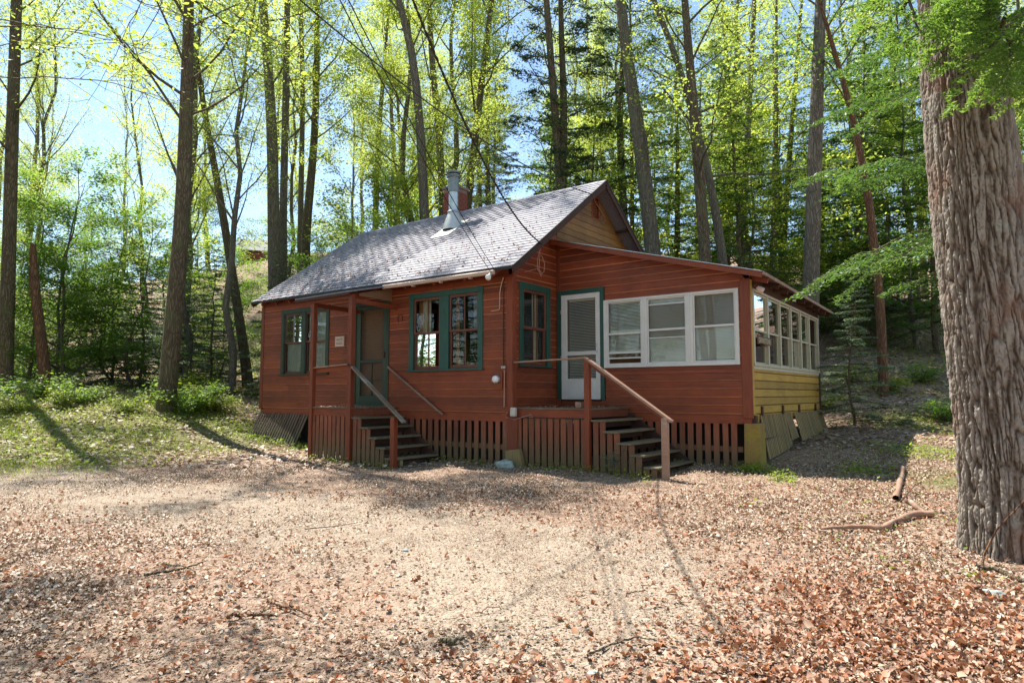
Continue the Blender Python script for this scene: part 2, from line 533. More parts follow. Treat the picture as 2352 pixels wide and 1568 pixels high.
# ground
t = NT('forest_floor')
P_ = t.wcoord()
big = t.noise(P_, .35, 4, .6)
med = t.noise(P_, 1.6, 5, .65)
fine = t.noise(P_, 16, 5, .75)
vf = t.n('ShaderNodeTexNoise'); vf.inputs['Scale'].default_value = 45; vf.inputs['Detail'].default_value = 3; t.l(P_, vf.inputs['Vector'])
vo = t.n('ShaderNodeTexVoronoi'); vo.inputs['Scale'].default_value = 26
dm = t.n('ShaderNodeVectorMath', operation='ADD'); dsc = t.n('ShaderNodeVectorMath', operation='SCALE'); dsc.inputs['Scale'].default_value = .06
t.l(vf.outputs['Color'], dsc.inputs[0]); t.l(P_, dm.inputs[0]); t.l(dsc.outputs[0], dm.inputs[1]); t.l(dm.outputs[0], vo.inputs['Vector'])
sx = t.n('ShaderNodeSeparateColor'); t.l(vo.outputs['Color'], sx.inputs[0])
lit = t.ramp(sx.outputs[0], [(0, (.28, .17, .11)), (.3, (.42, .29, .21)), (.6, (.50, .38, .29)), (.85, (.36, .22, .15)), (1, (.58, .48, .39))])
lit = t.mix(t.ramp(fine, [(.35, (0, 0, 0)), (.65, (1, 1, 1))]), t.mix(.55, lit, (.12, .075, .05)), lit)
sand = t.ramp(vf.outputs['Fac'], [(.3, (.25, .185, .13)), (.5, (.40, .32, .245)), (.7, (.50, .42, .335))])
sand = t.mix(t.ramp(fine, [(.4, (0, 0, 0)), (.6, (1, 1, 1))]), t.mix(.3, sand, (.22, .16, .12)), sand)
ga = t.n('ShaderNodeAttribute'); ga.attribute_name = 'zones'
gs = t.n('ShaderNodeSeparateColor'); t.l(ga.outputs['Color'], gs.inputs[0])
sm = t.ramp(t.math('ADD', gs.outputs[0], t.math('MULTIPLY', t.math('SUBTRACT', med, .5), 1.1)), [(.35, (0, 0, 0)), (.62, (1, 1, 1))])
c = t.mix(sm, lit, sand)
hum = t.math('MULTIPLY', t.noise(P_, 1.1, 6, .7), t.noise(P_, 5.5, 5, .7))
c = t.mix(t.ramp(hum, [(.24, (0, 0, 0)), (.36, (.75, .75, .75))]), c, t.mix(.5, c, (.17, .115, .075)))
gm = t.ramp(t.math('ADD', gs.outputs[1], t.math('MULTIPLY', t.math('SUBTRACT', t.noise(P_, 3.5, 6, .7), .5), 1.6)), [(.45, (0, 0, 0)), (.75, (.75, .75, .75))])
grn = t.ramp(vf.outputs['Fac'], [(.3, (.07, .09, .02)), (.6, (.16, .19, .045)), (.8, (.26, .27, .08))])
c = t.mix(gm, c, grn)
hb = t.math('ADD', t.math('MULTIPLY', fine, .7), t.math('MULTIPLY', vo.outputs['Distance'], .8))
M['ground'] = t.done(t.bsdf(c, .95, t.bump(hb, .8, .03), 0, .2))


def gp(xd, yd):
    """ground point seen at photo position (2352 px scale)"""
    d = FW + RT * (xd - 1176) / 1525.8 + UP * (784 - yd) / 1525.8
    tt = np.linspace(1.5, 70, 1400)
    Q = CAM + tt[:, None] * d
    H = hz(Q[:, 0], Q[:, 1])
    i = int(np.argmax(Q[:, 2] < H))
    return Q[i] if Q[i, 2] < H[i] else Q[-1]


def seg_dist(x, y, pts):
    best = np.full(x.shape, 1e9)
    for (a, b) in zip(pts[:-1], pts[1:]):
        ax, ay, bx, by = a[0], a[1], b[0], b[1]
        L = (bx - ax) ** 2 + (by - ay) ** 2 + 1e-9
        tt = np.clip(((x - ax) * (bx - ax) + (y - ay) * (by - ay)) / L, 0, 1)
        best = np.minimum(best, np.hypot(x - ax - tt * (bx - ax), y - ay - tt * (by - ay)))
    return best


TRACK = [gp(*q) for q in ((-500, 1100), (0, 1105), (350, 1145), (700, 1190), (1000, 1225), (1250, 1290), (1330, 1370))]
GREEN = [(gp(150, 1000), 3.2), (gp(350, 985), 3.0), (gp(520, 1000), 2.2), (gp(0, 1010), 3.0), (gp(640, 1010), 1.3), (gp(-200, 1000), 4.0), (gp(330, 940), 2.5)]
GREEN_R = [(gp(2150, 1040), .9), (gp(2180, 1100), .7), (gp(2140, 970), 1.2), (gp(1990, 1080), .35)]


def sandiness(x, y):
    d = seg_dist(x, y, TRACK)
    return np.clip(1.25 - d / 1.75, 0, 1)


def greenness(x, y):
    g = np.zeros(x.shape)
    for (p, r) in GREEN + GREEN_R:
        g = np.maximum(g, np.clip(1.5 - np.hypot(x - p[0], y - p[1]) / r, 0, 1))
    return g


# ------------------------------------------------------------------ ground sheet
def axis_coords(c, n, near, far):
    u = np.linspace(-1, 1, n)
    k = math.asinh(far / near * .5)
    return c + np.sinh(u * k) / math.sinh(k) * far


gx = axis_coords(3, 300, 3.5, 320); gy = axis_coords(-3, 300, 3.5, 320)
GX, GY = np.meshgrid(gx, gy)
GZ = hz(GX.ravel(), GY.ravel())
rr = np.hypot(GX.ravel() - 4, GY.ravel() + 2)
GZ = np.where(rr > 140, GZ * np.clip(1 - (rr - 140) / 300, .3, 1), GZ)
GZ += np.where(rr < 25, .02 * (vnoise(GX.ravel() * 7, GY.ravel() * 7, 9) - .5), 0)
V = np.stack([GX.ravel(), GY.ravel(), GZ], 1)
n_ = 300
i = np.arange(n_ - 1)[:, None] * n_ + np.arange(n_ - 1)[None]
F = np.stack([i, i + 1, i + n_ + 1, i + n_], -1).reshape(-1, 4)
me = np_mesh('ground', V, F, M['ground'], True)
ca = me.color_attributes.new('zones', 'FLOAT_COLOR', 'POINT')
zc = np.zeros((len(V), 4), np.float32)
zc[:, 0] = sandiness(V[:, 0], V[:, 1]); zc[:, 1] = greenness(V[:, 0], V[:, 1]); zc[:, 3] = 1
ca.data.foreach_set('color', zc.ravel())
tag(link('ground', me), kind='structure')

# ================================================================== CABIN
L = 7.76; D1 = 1.484; W = 3.764; D = 6.41
RIDGE_Y = 2.924
RL = Vector((-7.95, -.20, 2.63)); RR = Vector((.35, -.47, 2.554))       # front eave corners (top of roof)
TL = Vector((-7.95, 3.26, 5.06)); TR = Vector((.35, 2.924, 4.945))      # ridge ends
BL = Vector((-7.95, 6.72, 2.63)); BR = Vector((.35, 6.32, 2.554))
cabin = empty('cabin', (0, 0, 0))
tag(cabin, 'red clapboard cabin with grey shingle roof, green trimmed windows and glazed side porch', 'cabin')


def roof_z(x, y):
    """underside height of the main front slope"""
    f = (x + 7.95) / 8.3
    ye = -.20 + f * (-.47 + .20); yr = 3.26 + f * (2.924 - 3.26)
    ze = 2.63 + f * (2.554 - 2.63); zr = 5.06 + f * (4.945 - 5.06)
    s_ = (zr - ze) / (yr - ye)
    z = ze + (y - ye) * s_ if y < yr else zr - (y - yr) * s_
    return z - .10


BOARD = .138
EDGE = {'red_siding': 'edge_red', 'red_siding_side': 'edge_red', 'ochre_siding': 'edge_ochre'}
M['edge_red'] = wood('worn_board_edge', (.46, .19, .10), (.30, .095, .045), None, 'x', .6)  # bottom bevels painted lighter for ground bounce light, besides paint wear
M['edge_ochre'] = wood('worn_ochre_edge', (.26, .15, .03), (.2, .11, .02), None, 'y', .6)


def board_piece(name, u0, u1, z0, z1, O, du, dn, mat, parent, cove, cut=None):
    """one drop-siding board; u along the wall, n outward, with a concave shadow groove at its top"""
    th = .022
    if cove:
        prof = [(0, z0), (th - .015, z0), (th, z0 + .018), (th, z1 - .004), (th - .012, z1 - .001), (0, z1 - .001)]
    else:
        prof = [(0, z0), (th, z0), (th, z1), (0, z1)]
    vs = []
    for e in (0, 1):
        for nn, zz in prof:
            if cut:
                a, b = cut(zz)
                uu = max(u0, a) if e == 0 else min(u1, b)
            else:
                uu = (u0, u1)[e]
            vs.append((O[0] + du[0] * uu + dn[0] * nn, O[1] + du[1] * uu + dn[1] * nn, O[2] + zz))
    n = len(prof)
    fs = [tuple(range(n)), tuple(range(2 * n - 1, n - 1, -1))] + [(i, n + i, n + (i + 1) % n, (i + 1) % n) for i in range(n)]
    me = bpy.data.meshes.new(name); me.from_pydata(vs, [], fs); me.materials.append(mat)
    if cove and mat.name in EDGE: me.materials.append(M[EDGE[mat.name]]); me.polygons[3].material_index = 1
    import bmesh
    bm = bmesh.new(); bm.from_mesh(me); bmesh.ops.recalc_face_normals(bm, faces=bm.faces); bm.to_mesh(me); bm.free()
    return link(name, me, parent)


def clad(O, du, dn, length, z_top, openings, mat, parent, cut=None, z_bot=0.0, joints=True):
    z = z_bot
    while z < z_top - .01:
        z1 = min(z + BOARD, z_top)
        brk = sorted({z, z1} | {q for o in openings for q in (o[2], o[3]) if z + .004 < q < z1 - .004})
        for a, b in zip(brk[:-1], brk[1:]):
            mid = (a + b) / 2
            iv = [(0.0, length)]
            for (ua, ub, za, zb) in openings:
                if za < mid < zb:
                    nv = []
                    for (p, q) in iv:
                        if ub <= p or ua >= q: nv.append((p, q)); continue
                        if ua > p: nv.append((p, ua))
                        if ub < q: nv.append((ub, q))
                    iv = nv
            for (p, q) in iv:
                if cut:
                    lo = max(p, min(cut(a)[0], cut(b)[0])); hi = min(q, max(cut(a)[1], cut(b)[1]))
                    if hi - lo < .05: continue
                if q - p < .03: continue
                parts = [(p, q)]
                if joints and q - p > 3.2:
                    jx = p + (q - p) * random.uniform(.3, .7)
                    parts = [(p, jx - .0015), (jx + .0015, q)]
                for (p2, q2) in parts:
                    board_piece('siding_board', p2, q2, a + .001, b, O, du, dn, mat, parent, abs(b - z1) < 1e-6 and b - a > .05, cut)
        z = z1


def wall_panel(poly3, thick, dn, mat, label=None):
    """backing sheet behind the boards"""
    mb = MB()
    n = len(poly3)
    vs = [tuple(p) for p in poly3] + [(p[0] - dn[0] * thick, p[1] - dn[1] * thick, p[2]) for p in poly3]
    mb.add(vs, [tuple(range(n)), tuple(range(2 * n - 1, n - 1, -1))] + [(i, (i + 1) % n, n + (i + 1) % n, n + i) for i in range(n)])
    o = mb.build('wall', mat, cabin)
    if label: o['label'] = label
    return o


def wall_with_holes(O, du, dn, length, ztop_fn, openings, mat, label, zb=-.02, thick=.07):
    """backing made of vertical strips so that openings are real holes"""
    mb = MB()
    us = sorted({0.0, length} | {q for o in openings for q in (o[0], o[1])})
    for a, b in zip(us[:-1], us[1:]):
        mid = (a + b) / 2
        holes = sorted([(o[2], o[3]) for o in openings if o[0] < mid < o[1]])
        z = zb
        bands = []
        for (h0, h1_) in holes:
            if h0 > z + .01: bands.append((z, h0, z, h0))
            z = max(z, h1_)
        bands.append((z, ztop_fn(a), z, ztop_fn(b)))
        for (z0a, z1a, z0b, z1b) in bands:
            vs = []
            for nn in (0, -thick):
                for uu, zz in ((a, z0a), (b, z0b), (b, z1b), (a, z1a)):
                    vs.append((O[0] + du[0] * uu + dn[0] * nn, O[1] + du[1] * uu + dn[1] * nn, O[2] + zz))
            mb.add(vs, [(0, 1, 2, 3), (7, 6, 5, 4), (0, 4, 5, 1), (1, 5, 6, 2), (2, 6, 7, 3), (3, 7, 4, 0)])
    o = mb.build('wall', mat, cabin)
    o['label'] = label
    return o


def porch_z(x, y):
    """top of the porch roof"""
    zf = 3.40 + (x + .1) * (2.285 - 3.40) / 4.17
    return zf - .025 * (y - 1.2) * max(0, x) / 4.07


# --- openings given as (u0, u1, z0, z1) in wall coordinates
# front wall: u = x + L
F_OPEN = [(L - 2.578, L - .656, .781, 2.352), (L - 6.938, L - 5.134, .775, 2.357), (L - 4.277, L - 3.173, -.05, 2.29)]
wf = wall_with_holes((-L, 0, 0), (1, 0), (0, -1), L, lambda u: roof_z(u - L, 0) - .01, [(a + .09, b - .09, c + .06 if c > 0 else c, d - .09) for a, b, c, d in F_OPEN], M['siding'], 'front wall under the long eave with two windows and a green door')
clad((-L, 0, 0), (1, 0), (0, -1), L, 2.50, F_OPEN, M['siding'], wf)
# entry side wall x = 0 between the front corner and the porch
S_OPEN = [(.195, 1.209, .836, 2.398)]
ws = wall_with_holes((0, 0, 0), (0, 1), (1, 0), D1, lambda u: roof_z(0, u) - .01, [(.28, 1.12, .9, 2.31)], M['siding_y'], 'short side wall beside the porch door with a narrow window')
clad((0, 0, 0), (0, 1), (1, 0), D1 - .001, 3.50, S_OPEN, M['siding_y'], ws, cut=lambda z: (max(0, (z - roof_z(0, 0)) / .705), D1), joints=False)
# porch front wall y = D1
P_OPEN = [(.05, 1.10, -.05, 2.36), (1.08, 3.61, .82, 2.095)]
wp = wall_with_holes((0, D1, 0), (1, 0), (0, -1), W, lambda u: porch_z(u, D1) - .05, [(.14, 1.0, .2, 2.27), (1.13, 3.57, .86, 2.06)], M['siding'], 'porch front wall with a white door and three wide windows')
clad((0, D1, 0), (1, 0), (0, -1), W - .02, 3.36, P_OPEN, M['siding'], wp, cut=lambda z: (0, (3.40 - .06 - z) / .2674 - .1 if z > 2.3 else W), joints=False)
# porch long side wall x = W
R_OPEN = [(.10, 4.88, .79, 2.10)]
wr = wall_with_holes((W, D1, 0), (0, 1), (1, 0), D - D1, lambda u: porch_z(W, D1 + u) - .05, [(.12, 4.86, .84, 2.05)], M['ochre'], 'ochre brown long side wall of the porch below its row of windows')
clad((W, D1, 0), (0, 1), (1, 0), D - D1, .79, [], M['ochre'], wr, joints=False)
# main gable above the porch roof
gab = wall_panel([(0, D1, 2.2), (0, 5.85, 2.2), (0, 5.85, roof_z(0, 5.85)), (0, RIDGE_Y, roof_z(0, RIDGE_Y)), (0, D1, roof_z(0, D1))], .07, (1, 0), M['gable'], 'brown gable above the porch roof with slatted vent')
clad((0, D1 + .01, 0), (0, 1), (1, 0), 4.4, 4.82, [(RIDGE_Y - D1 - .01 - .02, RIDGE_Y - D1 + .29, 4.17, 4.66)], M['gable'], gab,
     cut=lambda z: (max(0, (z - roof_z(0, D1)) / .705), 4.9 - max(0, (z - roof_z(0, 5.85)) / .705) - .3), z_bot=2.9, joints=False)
# hidden back and left walls
wall_panel([(-L, 5.9, -.02), (0, 5.9, -.02), (0, 5.9, 2.75), (-L, 5.9, 2.75)][::-1], .07, (0, 1), M['siding'], 'rear wall facing the forest')
wl = wall_panel([(-L, 0, -.02), (-L, 0, roof_z(-L, 0)), (-L, 3.2, roof_z(-L, 3.2)), (-L, 5.9, roof_z(-L, 5.9)), (-L, 5.9, -.02)], .07, (-1, 0), M['siding_y'], 'left end wall facing the trees')
wall_panel([(0, D, -.02), (W, D, -.02), (W, D, 2.1), (0, D, 3.1)][::-1], .07, (0, 1), M['siding'], 'rear wall of the porch')
wall_panel([(0, D1 + .08, -.02), (0, 5.85, -.02), (0, 5.85, 3.0), (0, D1 + .08, 3.0)], .02, (-1, 0), M['pine_panel'], 'pine panelled inner wall of the porch')
# floors
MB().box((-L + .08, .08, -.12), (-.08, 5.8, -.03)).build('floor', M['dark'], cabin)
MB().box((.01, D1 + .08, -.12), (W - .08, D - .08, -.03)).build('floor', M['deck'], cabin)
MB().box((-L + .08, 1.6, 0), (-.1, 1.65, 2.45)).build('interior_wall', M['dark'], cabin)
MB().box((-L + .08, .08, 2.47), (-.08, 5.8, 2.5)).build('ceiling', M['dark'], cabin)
# sill beams
MB().box((-L, .0, -.16), (-.001, .07, -.022)).build('sill_beam', M['siding'], cabin)
MB().box((0.02, D1 + .001, -.15), (W - .001, D1 + .07, -.022)).build('sill_beam', M['siding'], cabin)
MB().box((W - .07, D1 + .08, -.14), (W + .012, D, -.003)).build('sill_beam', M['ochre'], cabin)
# corner boards
def trim(a, b, mat, name='corner_board', bev=.003):
    return MB().box(a, b).build(name, mat, cabin, bevel=bev)
trim((-L - .03, -.034, -.03), (-L + .085, .0, 2.50), M['red_z'])
trim((-.10, -.034, -.03), (.034, 0.0, 2.47), M['red_z'])
trim((0.0, 0.001, -.03), (.034, .10, 2.52), M['red_z'])
trim((0.023, D1 - .034, .0), (.10, D1 - .001, 3.33), M['red_z'])
trim((W - .13, D1 - .036, -.06), (W + .034, D1 - .001, 2.24), M['red_z'])
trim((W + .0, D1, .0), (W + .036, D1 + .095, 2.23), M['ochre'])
trim((W + .001, D - .10, .0), (W + .036, D + .03, 2.13), M['dark_wood'])
# flat apron boards under the porch windows and above
trim((1.10, D1 - .030, .75), (W - .14, D1 - .0235, .815), M['siding'], 'apron_board')
trim((W + .001, D1 + .1, .745), (W + .034, D - .1, .80), M['cream_frame'], 'window_sill')

# ---------------------------------------------------------------- main roof
def slab(c, th=.09):
    mb = MB()
    n = Vector(c[1] - c[0]).cross(Vector(c[3] - c[0])).normalized()
    if n.z < 0: n = -n
    lo = [p - n * th for p in c]
    mb.add(list(c) + lo, [(0, 1, 2, 3), (7, 6, 5, 4), (0, 4, 5, 1), (1, 5, 6, 2), (2, 6, 7, 3), (3, 7, 4, 0)])
    return mb, n
mb, RN = slab([RL, RR, TR, TL], .05)
roof = mb.build('roof', M['dark_wood'], cabin)
mb, _n = slab([TL, TR, BR, BL], .05)
rb = mb.build('roof', M['shingle'], cabin); rb['label'] = 'rear roof slope'
# soffit boards under the rake and rafters
eu = (RR - RL).normalized(); su = (TR - RR).normalized()
LEN_E = (RR - RL).length; LEN_S = (TR - RR).length
EXP = .139
ncourse = int(LEN_S / EXP)
TABW = .305
tab_me = MB()
tw = TABW - .006
tab_me.add([(0, 0, .004), (tw, 0, .004), (tw, EXP + .02, -.001), (0, EXP + .02, -.001), (0, 0, .016), (tw, 0, .016), (tw, EXP + .02, .003), (0, EXP + .02, .003)],
           [(0, 3, 2, 1), (4, 5, 6, 7), (0, 1, 5, 4), (1, 2, 6, 5), (2, 3, 7, 6), (3, 0, 4, 7)])
tabs = []
for cidx in range(ncourse + 1):
    s_ = cidx * EXP
    off = (cidx % 2) * TABW / 2 + random.uniform(-.01, .01)
    k = -1
    while True:
        u = off + k * TABW
        k += 1
        if u > LEN_E - .02: break
        if u + tw < .02: continue
        tabs.append((max(u, -.02), s_, max(.05, min(u + tw, LEN_E + .015) - max(u, -.02)) / tw))
def tab_matrix(u, s_, k):
    f = u / LEN_E
    sl = (TL - RL).normalized() * (1 - f) + (TR - RR).normalized() * f
    base = RL.lerp(RR, f) + sl * (s_ - .02) + RN * .001
    X = eu * k; Y = sl; Z = RN
    return Matrix(((X.x, Y.x, Z.x, base.x), (X.y, Y.y, Z.y, base.y), (X.z, Y.z, Z.z, base.z), (0, 0, 0, 1)))
def tkey(tb):
    p = tab_matrix(*tb).translation
    return (Vector(CAM) - p).length
tabs.sort(key=tkey)
proto = tab_me.build('shingle', M['shingle'], roof)
proto.matrix_local = tab_matrix(*tabs[0])
for tb in tabs[1:295]:
    o = proto.copy(); col.objects.link(o); o.parent = roof; o.matrix_local = tab_matrix(*tb)
base_v = np.array([v.co[:] for v in proto.data.vertices]); base_f = np.array([p.vertices[:] for p in proto.data.polygons])
VV = []; FF = []
for q, tb in enumerate(tabs[295:]):
    mt = np.array(tab_matrix(*tb))
    VV.append(base_v @ mt[:3, :3].T + mt[:3, 3]); FF.append(base_f + 8 * q)
t = NT('far_shingle')
g = t.n('ShaderNodeNewGeometry')
f = t.noise(t.wcoord(), 45, 3, .7)
c = t.mix(t.ramp(f, [(.3, (0, 0, 0)), (.75, (1, 1, 1))]), (.13, .13, .155), (.34, .33, .38))
hv = t.n('ShaderNodeHueSaturation'); t.l(c, hv.inputs['Color'])
v = t.math('MULTIPLY_ADD', g.outputs['Random Per Island'], .16); v.node.inputs[2].default_value = .92
t.l(v, hv.inputs['Value'])
M['shingle_far'] = t.done(t.bsdf(hv.outputs[0], .72, t.bump(f, .5, .004), 0, .6))
o = link('shingle_field', np_mesh('shingle_field', np.concatenate(VV), np.concatenate(FF), M['shingle_far']), roof)
o['kind'] = 'stuff'
# ridge caps
for k in range(int(LEN_E / .29) + 1):
    p = TL.lerp(TR, min(1, k * .29 / LEN_E))
    q = p + eu * .31
    if q.x > .37: q = TR + eu * .01
    mb = MB()
    dz = .012 + .004 * (k % 2)
    mb.add([p + Vector((0, -.13, -.09 + dz)), q + Vector((0, -.13, -.09 + dz + .004)), q + Vector((0, 0, dz + .004)), p + Vector((0, 0, dz)),
            q + Vector((0, .13, -.09 + dz + .004)), p + Vector((0, .13, -.09 + dz))], [(0, 1, 2, 3), (3, 2, 4, 5)])
    mb.build('ridge_cap', M['shingle'], roof)
# fascia, drip edge, rake boards
mb = MB(); mb.beam(RL + Vector((0, -.012, -.035)), RR + Vector((0, -.012, -.035)), .02, .045); mb.build('drip_edge', M['black'], cabin)
for a, b, nm in ((RR, TR, 'rake_board'), (TR, BR, 'rake_board'), (RL, TL, 'rake_board')):
    sgn = 1 if a.x > 0 else -1
    mb = MB(); mb.beam(a + Vector((sgn * .012, 0, -.075)), b + Vector((sgn * .012, 0, -.075)), .022, .13); mb.build(nm, M['dark_wood'], cabin)
    mb = MB(); mb.beam(a + Vector((sgn * .016, 0, -.004)), b + Vector((sgn * .016, 0, -.004)), .034, .028); mb.build('rake_trim', M['black'], cabin)
# rafters under the front eave (tails seen at the left)
for x in [-7.55, -6.95, -6.4, -5.75, -5.1, -4.5, -3.9, -3.2, -2.4, -1.6, -.8, -.15]:
    f = (x + 7.95) / 8.3
    ye = -.20 + f * (-.27); ze = 2.63 - f * .076
    mb = MB(); mb.beam((x, ye + .03, ze - .115), (x, ye + .55, ze - .115 + .52 * .705), .045, .09)
    mb.build('rafter_tail', M['red_z'], cabin)
# lookout rafters under gable overhang
for y in (.6, 1.7, 2.924, 4.0, 5.1):
    z = roof_z(.1, y) - .01
    mb = MB(); mb.box((0.03, y - .025, z - .05), (.33, y + .025, z + .0)); mb.build('lookout', M['dark_wood'], cabin)
# pale gutter along the right part of the eave
def lin(a, b, f): return a + (b - a) * f
xg0, xg1 = -2.98, -.02
g0 = RL.lerp(RR, (xg0 + 7.95) / 8.3); g1 = RL.lerp(RR, (xg1 + 7.95) / 8.3)
mb = MB(); mb.beam(g0 + Vector((0, -.035, -.085)), g1 + Vector((0, -.035, -.085)), .06, .075)
gut = mb.build('gutter', M['gutter'], cabin, bevel=.012)
for x in (-2.1, -1.35, -.6):
    p = RL.lerp(RR, (x + 7.95) / 8.3)
    MB().box((x - .02, p.y - .05, p.z - .15), (x + .02, p.y + .02, p.z - .123)).build('gutter_strap', M['gutter'], gut)

# ---------------------------------------------------------------- porch roof
def proof(x, y, d=0): return Vector((x, y, porch_z(x, y) + d))
PX0, PX1, PY0, PY1 = .0, 4.08, 1.20, 6.56
mb = MB()
cs = [proof(PX0, PY0), proof(PX1, PY0), proof(PX1, PY1), proof(PX0, PY1)]
lo = [c - Vector((0, 0, .035)) for c in cs]
mb.add(cs + lo, [(0, 1, 2, 3), (7, 6, 5, 4), (0, 4, 5, 1), (1, 5, 6, 2), (2, 6, 7, 3), (3, 7, 4, 0)])
proofo = mb.build('porch_roof', M['felt'], cabin)
mb = MB(); mb.beam(proof(PX0 + .02, PY0 - .012, -.05), proof(PX1, PY0 - .012, -.05), .022, .095); mb.build('fascia', M['siding'], proofo)
mb = MB(); mb.beam(proof(PX0 + .02, PY0 - .02, .003), proof(PX1, PY0 - .02, .003), .05, .012); mb.build('drip_edge', M['galv'], proofo)
mb = MB(); mb.beam(proof(PX1 + .012, PY0 - .02, -.018), proof(PX1 + .012, PY1, -.018), .022, .05); mb.build('fascia', M['rail'], proofo)
for y in (1.62, 2.26, 2.87, 3.50, 4.12, 4.74, 5.34, 5.95, 6.4):
    mb = MB(); mb.beam(proof(3.5, y, -.085), proof(4.05, y, -.085), .045, .09); mb.build('rafter_tail', M['red_z'] if y < 2 else M['dark_wood'], proofo)
mb = MB(); mb.beam(proof(W + .02, D1 + .1, -.16), proof(W + .02, D, -.14), .02, .16); mb.build('frieze_board', M['dark_wood'], proofo)
mb = MB(); mb.box((.2, D1 + .09, 2.3), (.25, D - .1, 2.4)); 

# ---------------------------------------------------------------- shed roof over the first stoop
mb = MB()
cs = [Vector((-4.62, -1.31, 2.295)), Vector((-2.93, -1.31, 2.315)), Vector((-2.93, -.08, 2.60)), Vector((-4.62, -.08, 2.60))]
lo = [c - Vector((0, 0, .03)) for c in cs]
mb.add(cs + lo, [(0, 1, 2, 3), (7, 6, 5, 4), (0, 4, 5, 1), (1, 5, 6, 2), (2, 6, 7, 3), (3, 7, 4, 0)])
ent = mb.build('entry_roof', M['shingle'], cabin)
mb = MB(); mb.beam((-4.62, -1.30, 2.245), (-2.93, -1.30, 2.265), .03, .05); mb.build('fascia', M['dark_wood'], ent)
mb = MB(); mb.box((-4.25, -1.24, 2.17), (-2.91, -1.17, 2.245)); mb.build('beam', M['siding'], ent)
for x in (-4.13, -2.96):
    mb = MB(); mb.beam((x, -1.2, 2.14), (x, .0, 2.12), .045, .085); mb.build('beam', M['red_z'], ent)
for x in (-3.9, -3.55, -3.2):
    mb = MB(); mb.beam((x, -1.22, 2.235), (x, -.02, 2.52), .04, .05); mb.build('rafter', M['red_z'], ent)
mb = MB(); mb.prism([(-.02, 2.26), (-.02, 2.53), (-.9, 2.33), (-.9, 2.28)], 'x', -3.115, -3.10); mb.build('cheek_panel', M['soffit'], ent)

# ---------------------------------------------------------------- windows
def P3(O, du, dn, u, n, z):
    return (O[0] + du[0] * u + dn[0] * n, O[1] + du[1] * u + dn[1] * n, O[2] + z)
def bx(mb, O, du, dn, u0, u1, n0, n1, z0, z1):
    vs = [P3(O, du, dn, u, n, z) for z in (z0, z1) for (u, n) in ((u0, n0), (u1, n0), (u1, n1), (u0, n1))]
    return mb.add(vs, [(0, 3, 2, 1), (4, 5, 6, 7), (0, 1, 5, 4), (1, 2, 6, 5), (2, 3, 7, 6), (3, 0, 4, 7)])
def part(name, mat, parent, boxes, F, bev=0):
    mb = MB()
    for b in boxes: bx(mb, *F, *b)
    return mb.build(name, mat, parent, bevel=bev)
def casing(F, u0, u1, z0, z1, wd, mat, parent_name, label, head=None, sill=True, mull=None):
    head = head or wd
    n0, n1 = -.004, .042
    bs = [(u0, u0 + wd, n0, n1, z0, z1 - head), (u1 - wd, u1, n0, n1, z0, z1 - head), (u0 - .01, u1 + .01, n0, n1 + .004, z1 - head + .0005, z1)]
    if mull: bs.append((mull[0], mull[1], n0, n1, z0 + .001, z1 - head - .0005))
    o = part(parent_name, mat, cabin, bs, F, .003)
    if label: o['label'] = label
    # reveals going inward
    part('jamb', mat, o, [(u0 + wd - .02, u0 + wd - .002, -.09, n0 - .001, z0, z1 - head + .01), (u1 - wd + .002, u1 - wd + .02, -.09, n0 - .001, z0, z1 - head + .01),
                          (u0 + wd, u1 - wd, -.09, n0 - .001, z1 - head + .002, z1 - head + .02), (u0 + wd, u1 - wd, -.09, n0 - .001, z0 - .01, z0 + .01)], F)
    if sill: part('sill', mat, o, [(u0 - .03, u1 + .03, -.004, .085, z0 - .035, z0 - .001)], F, .004)
    return o
def sash(F, parent, u0, u1, z0, z1, n, fw, mat, muntins=(), glass='glass', bottom=None):
    """one sash: frame, optional muntins and a pane"""
    bt = bottom or fw
    o = part('sash', mat, parent, [(u0, u0 + fw, n - .03, n, z0, z1), (u1 - fw, u1, n - .03, n, z0, z1), (u0 + fw + .0005, u1 - fw - .0005, n - .03, n, z1 - fw, z1), (u0 + fw + .0005, u1 - fw - .0005, n - .03, n, z0, z0 + bt)], F, .002)
    return o
def pane(F, parent, u0, u1, z0, z1, n, mat='glass'):
    mb = MB(); mb.add([P3(F[0], F[1], F[2], u, n, z) for u, z in ((u0, z0), (u1, z0), (u1, z1), (u0, z1))], [(0, 1, 2, 3)])
    return mb.build('pane' if mat == 'glass' else 'screen', M[mat], parent)
def muntin(F, parent, u0, u1, z0, z1, n, mat):
    return part('muntin', mat, parent, [(u0, u1, n - .02, n, z0, z1)], F)
def curtain(F, parent, u0, u1, z0, z1, n, mat, folds=7, amp=.018, name='curtain'):
    k = folds * 8
    V = []; Fc = []
    for i in range(k + 1):
        u = lin(u0, u1, i / k); a = amp * math.sin(i / 8 * 2 * math.pi) + amp * .4 * math.sin(i * 1.7)
        V += [P3(F[0], F[1], F[2], u, n + a * .7, z0), P3(F[0], F[1], F[2], u, n + a, z1)]
        if i < k: Fc.append((2 * i, 2 * i + 2, 2 * i + 3, 2 * i + 1))
    return MB().add(V, Fc).build(name, mat, parent, smooth=True)
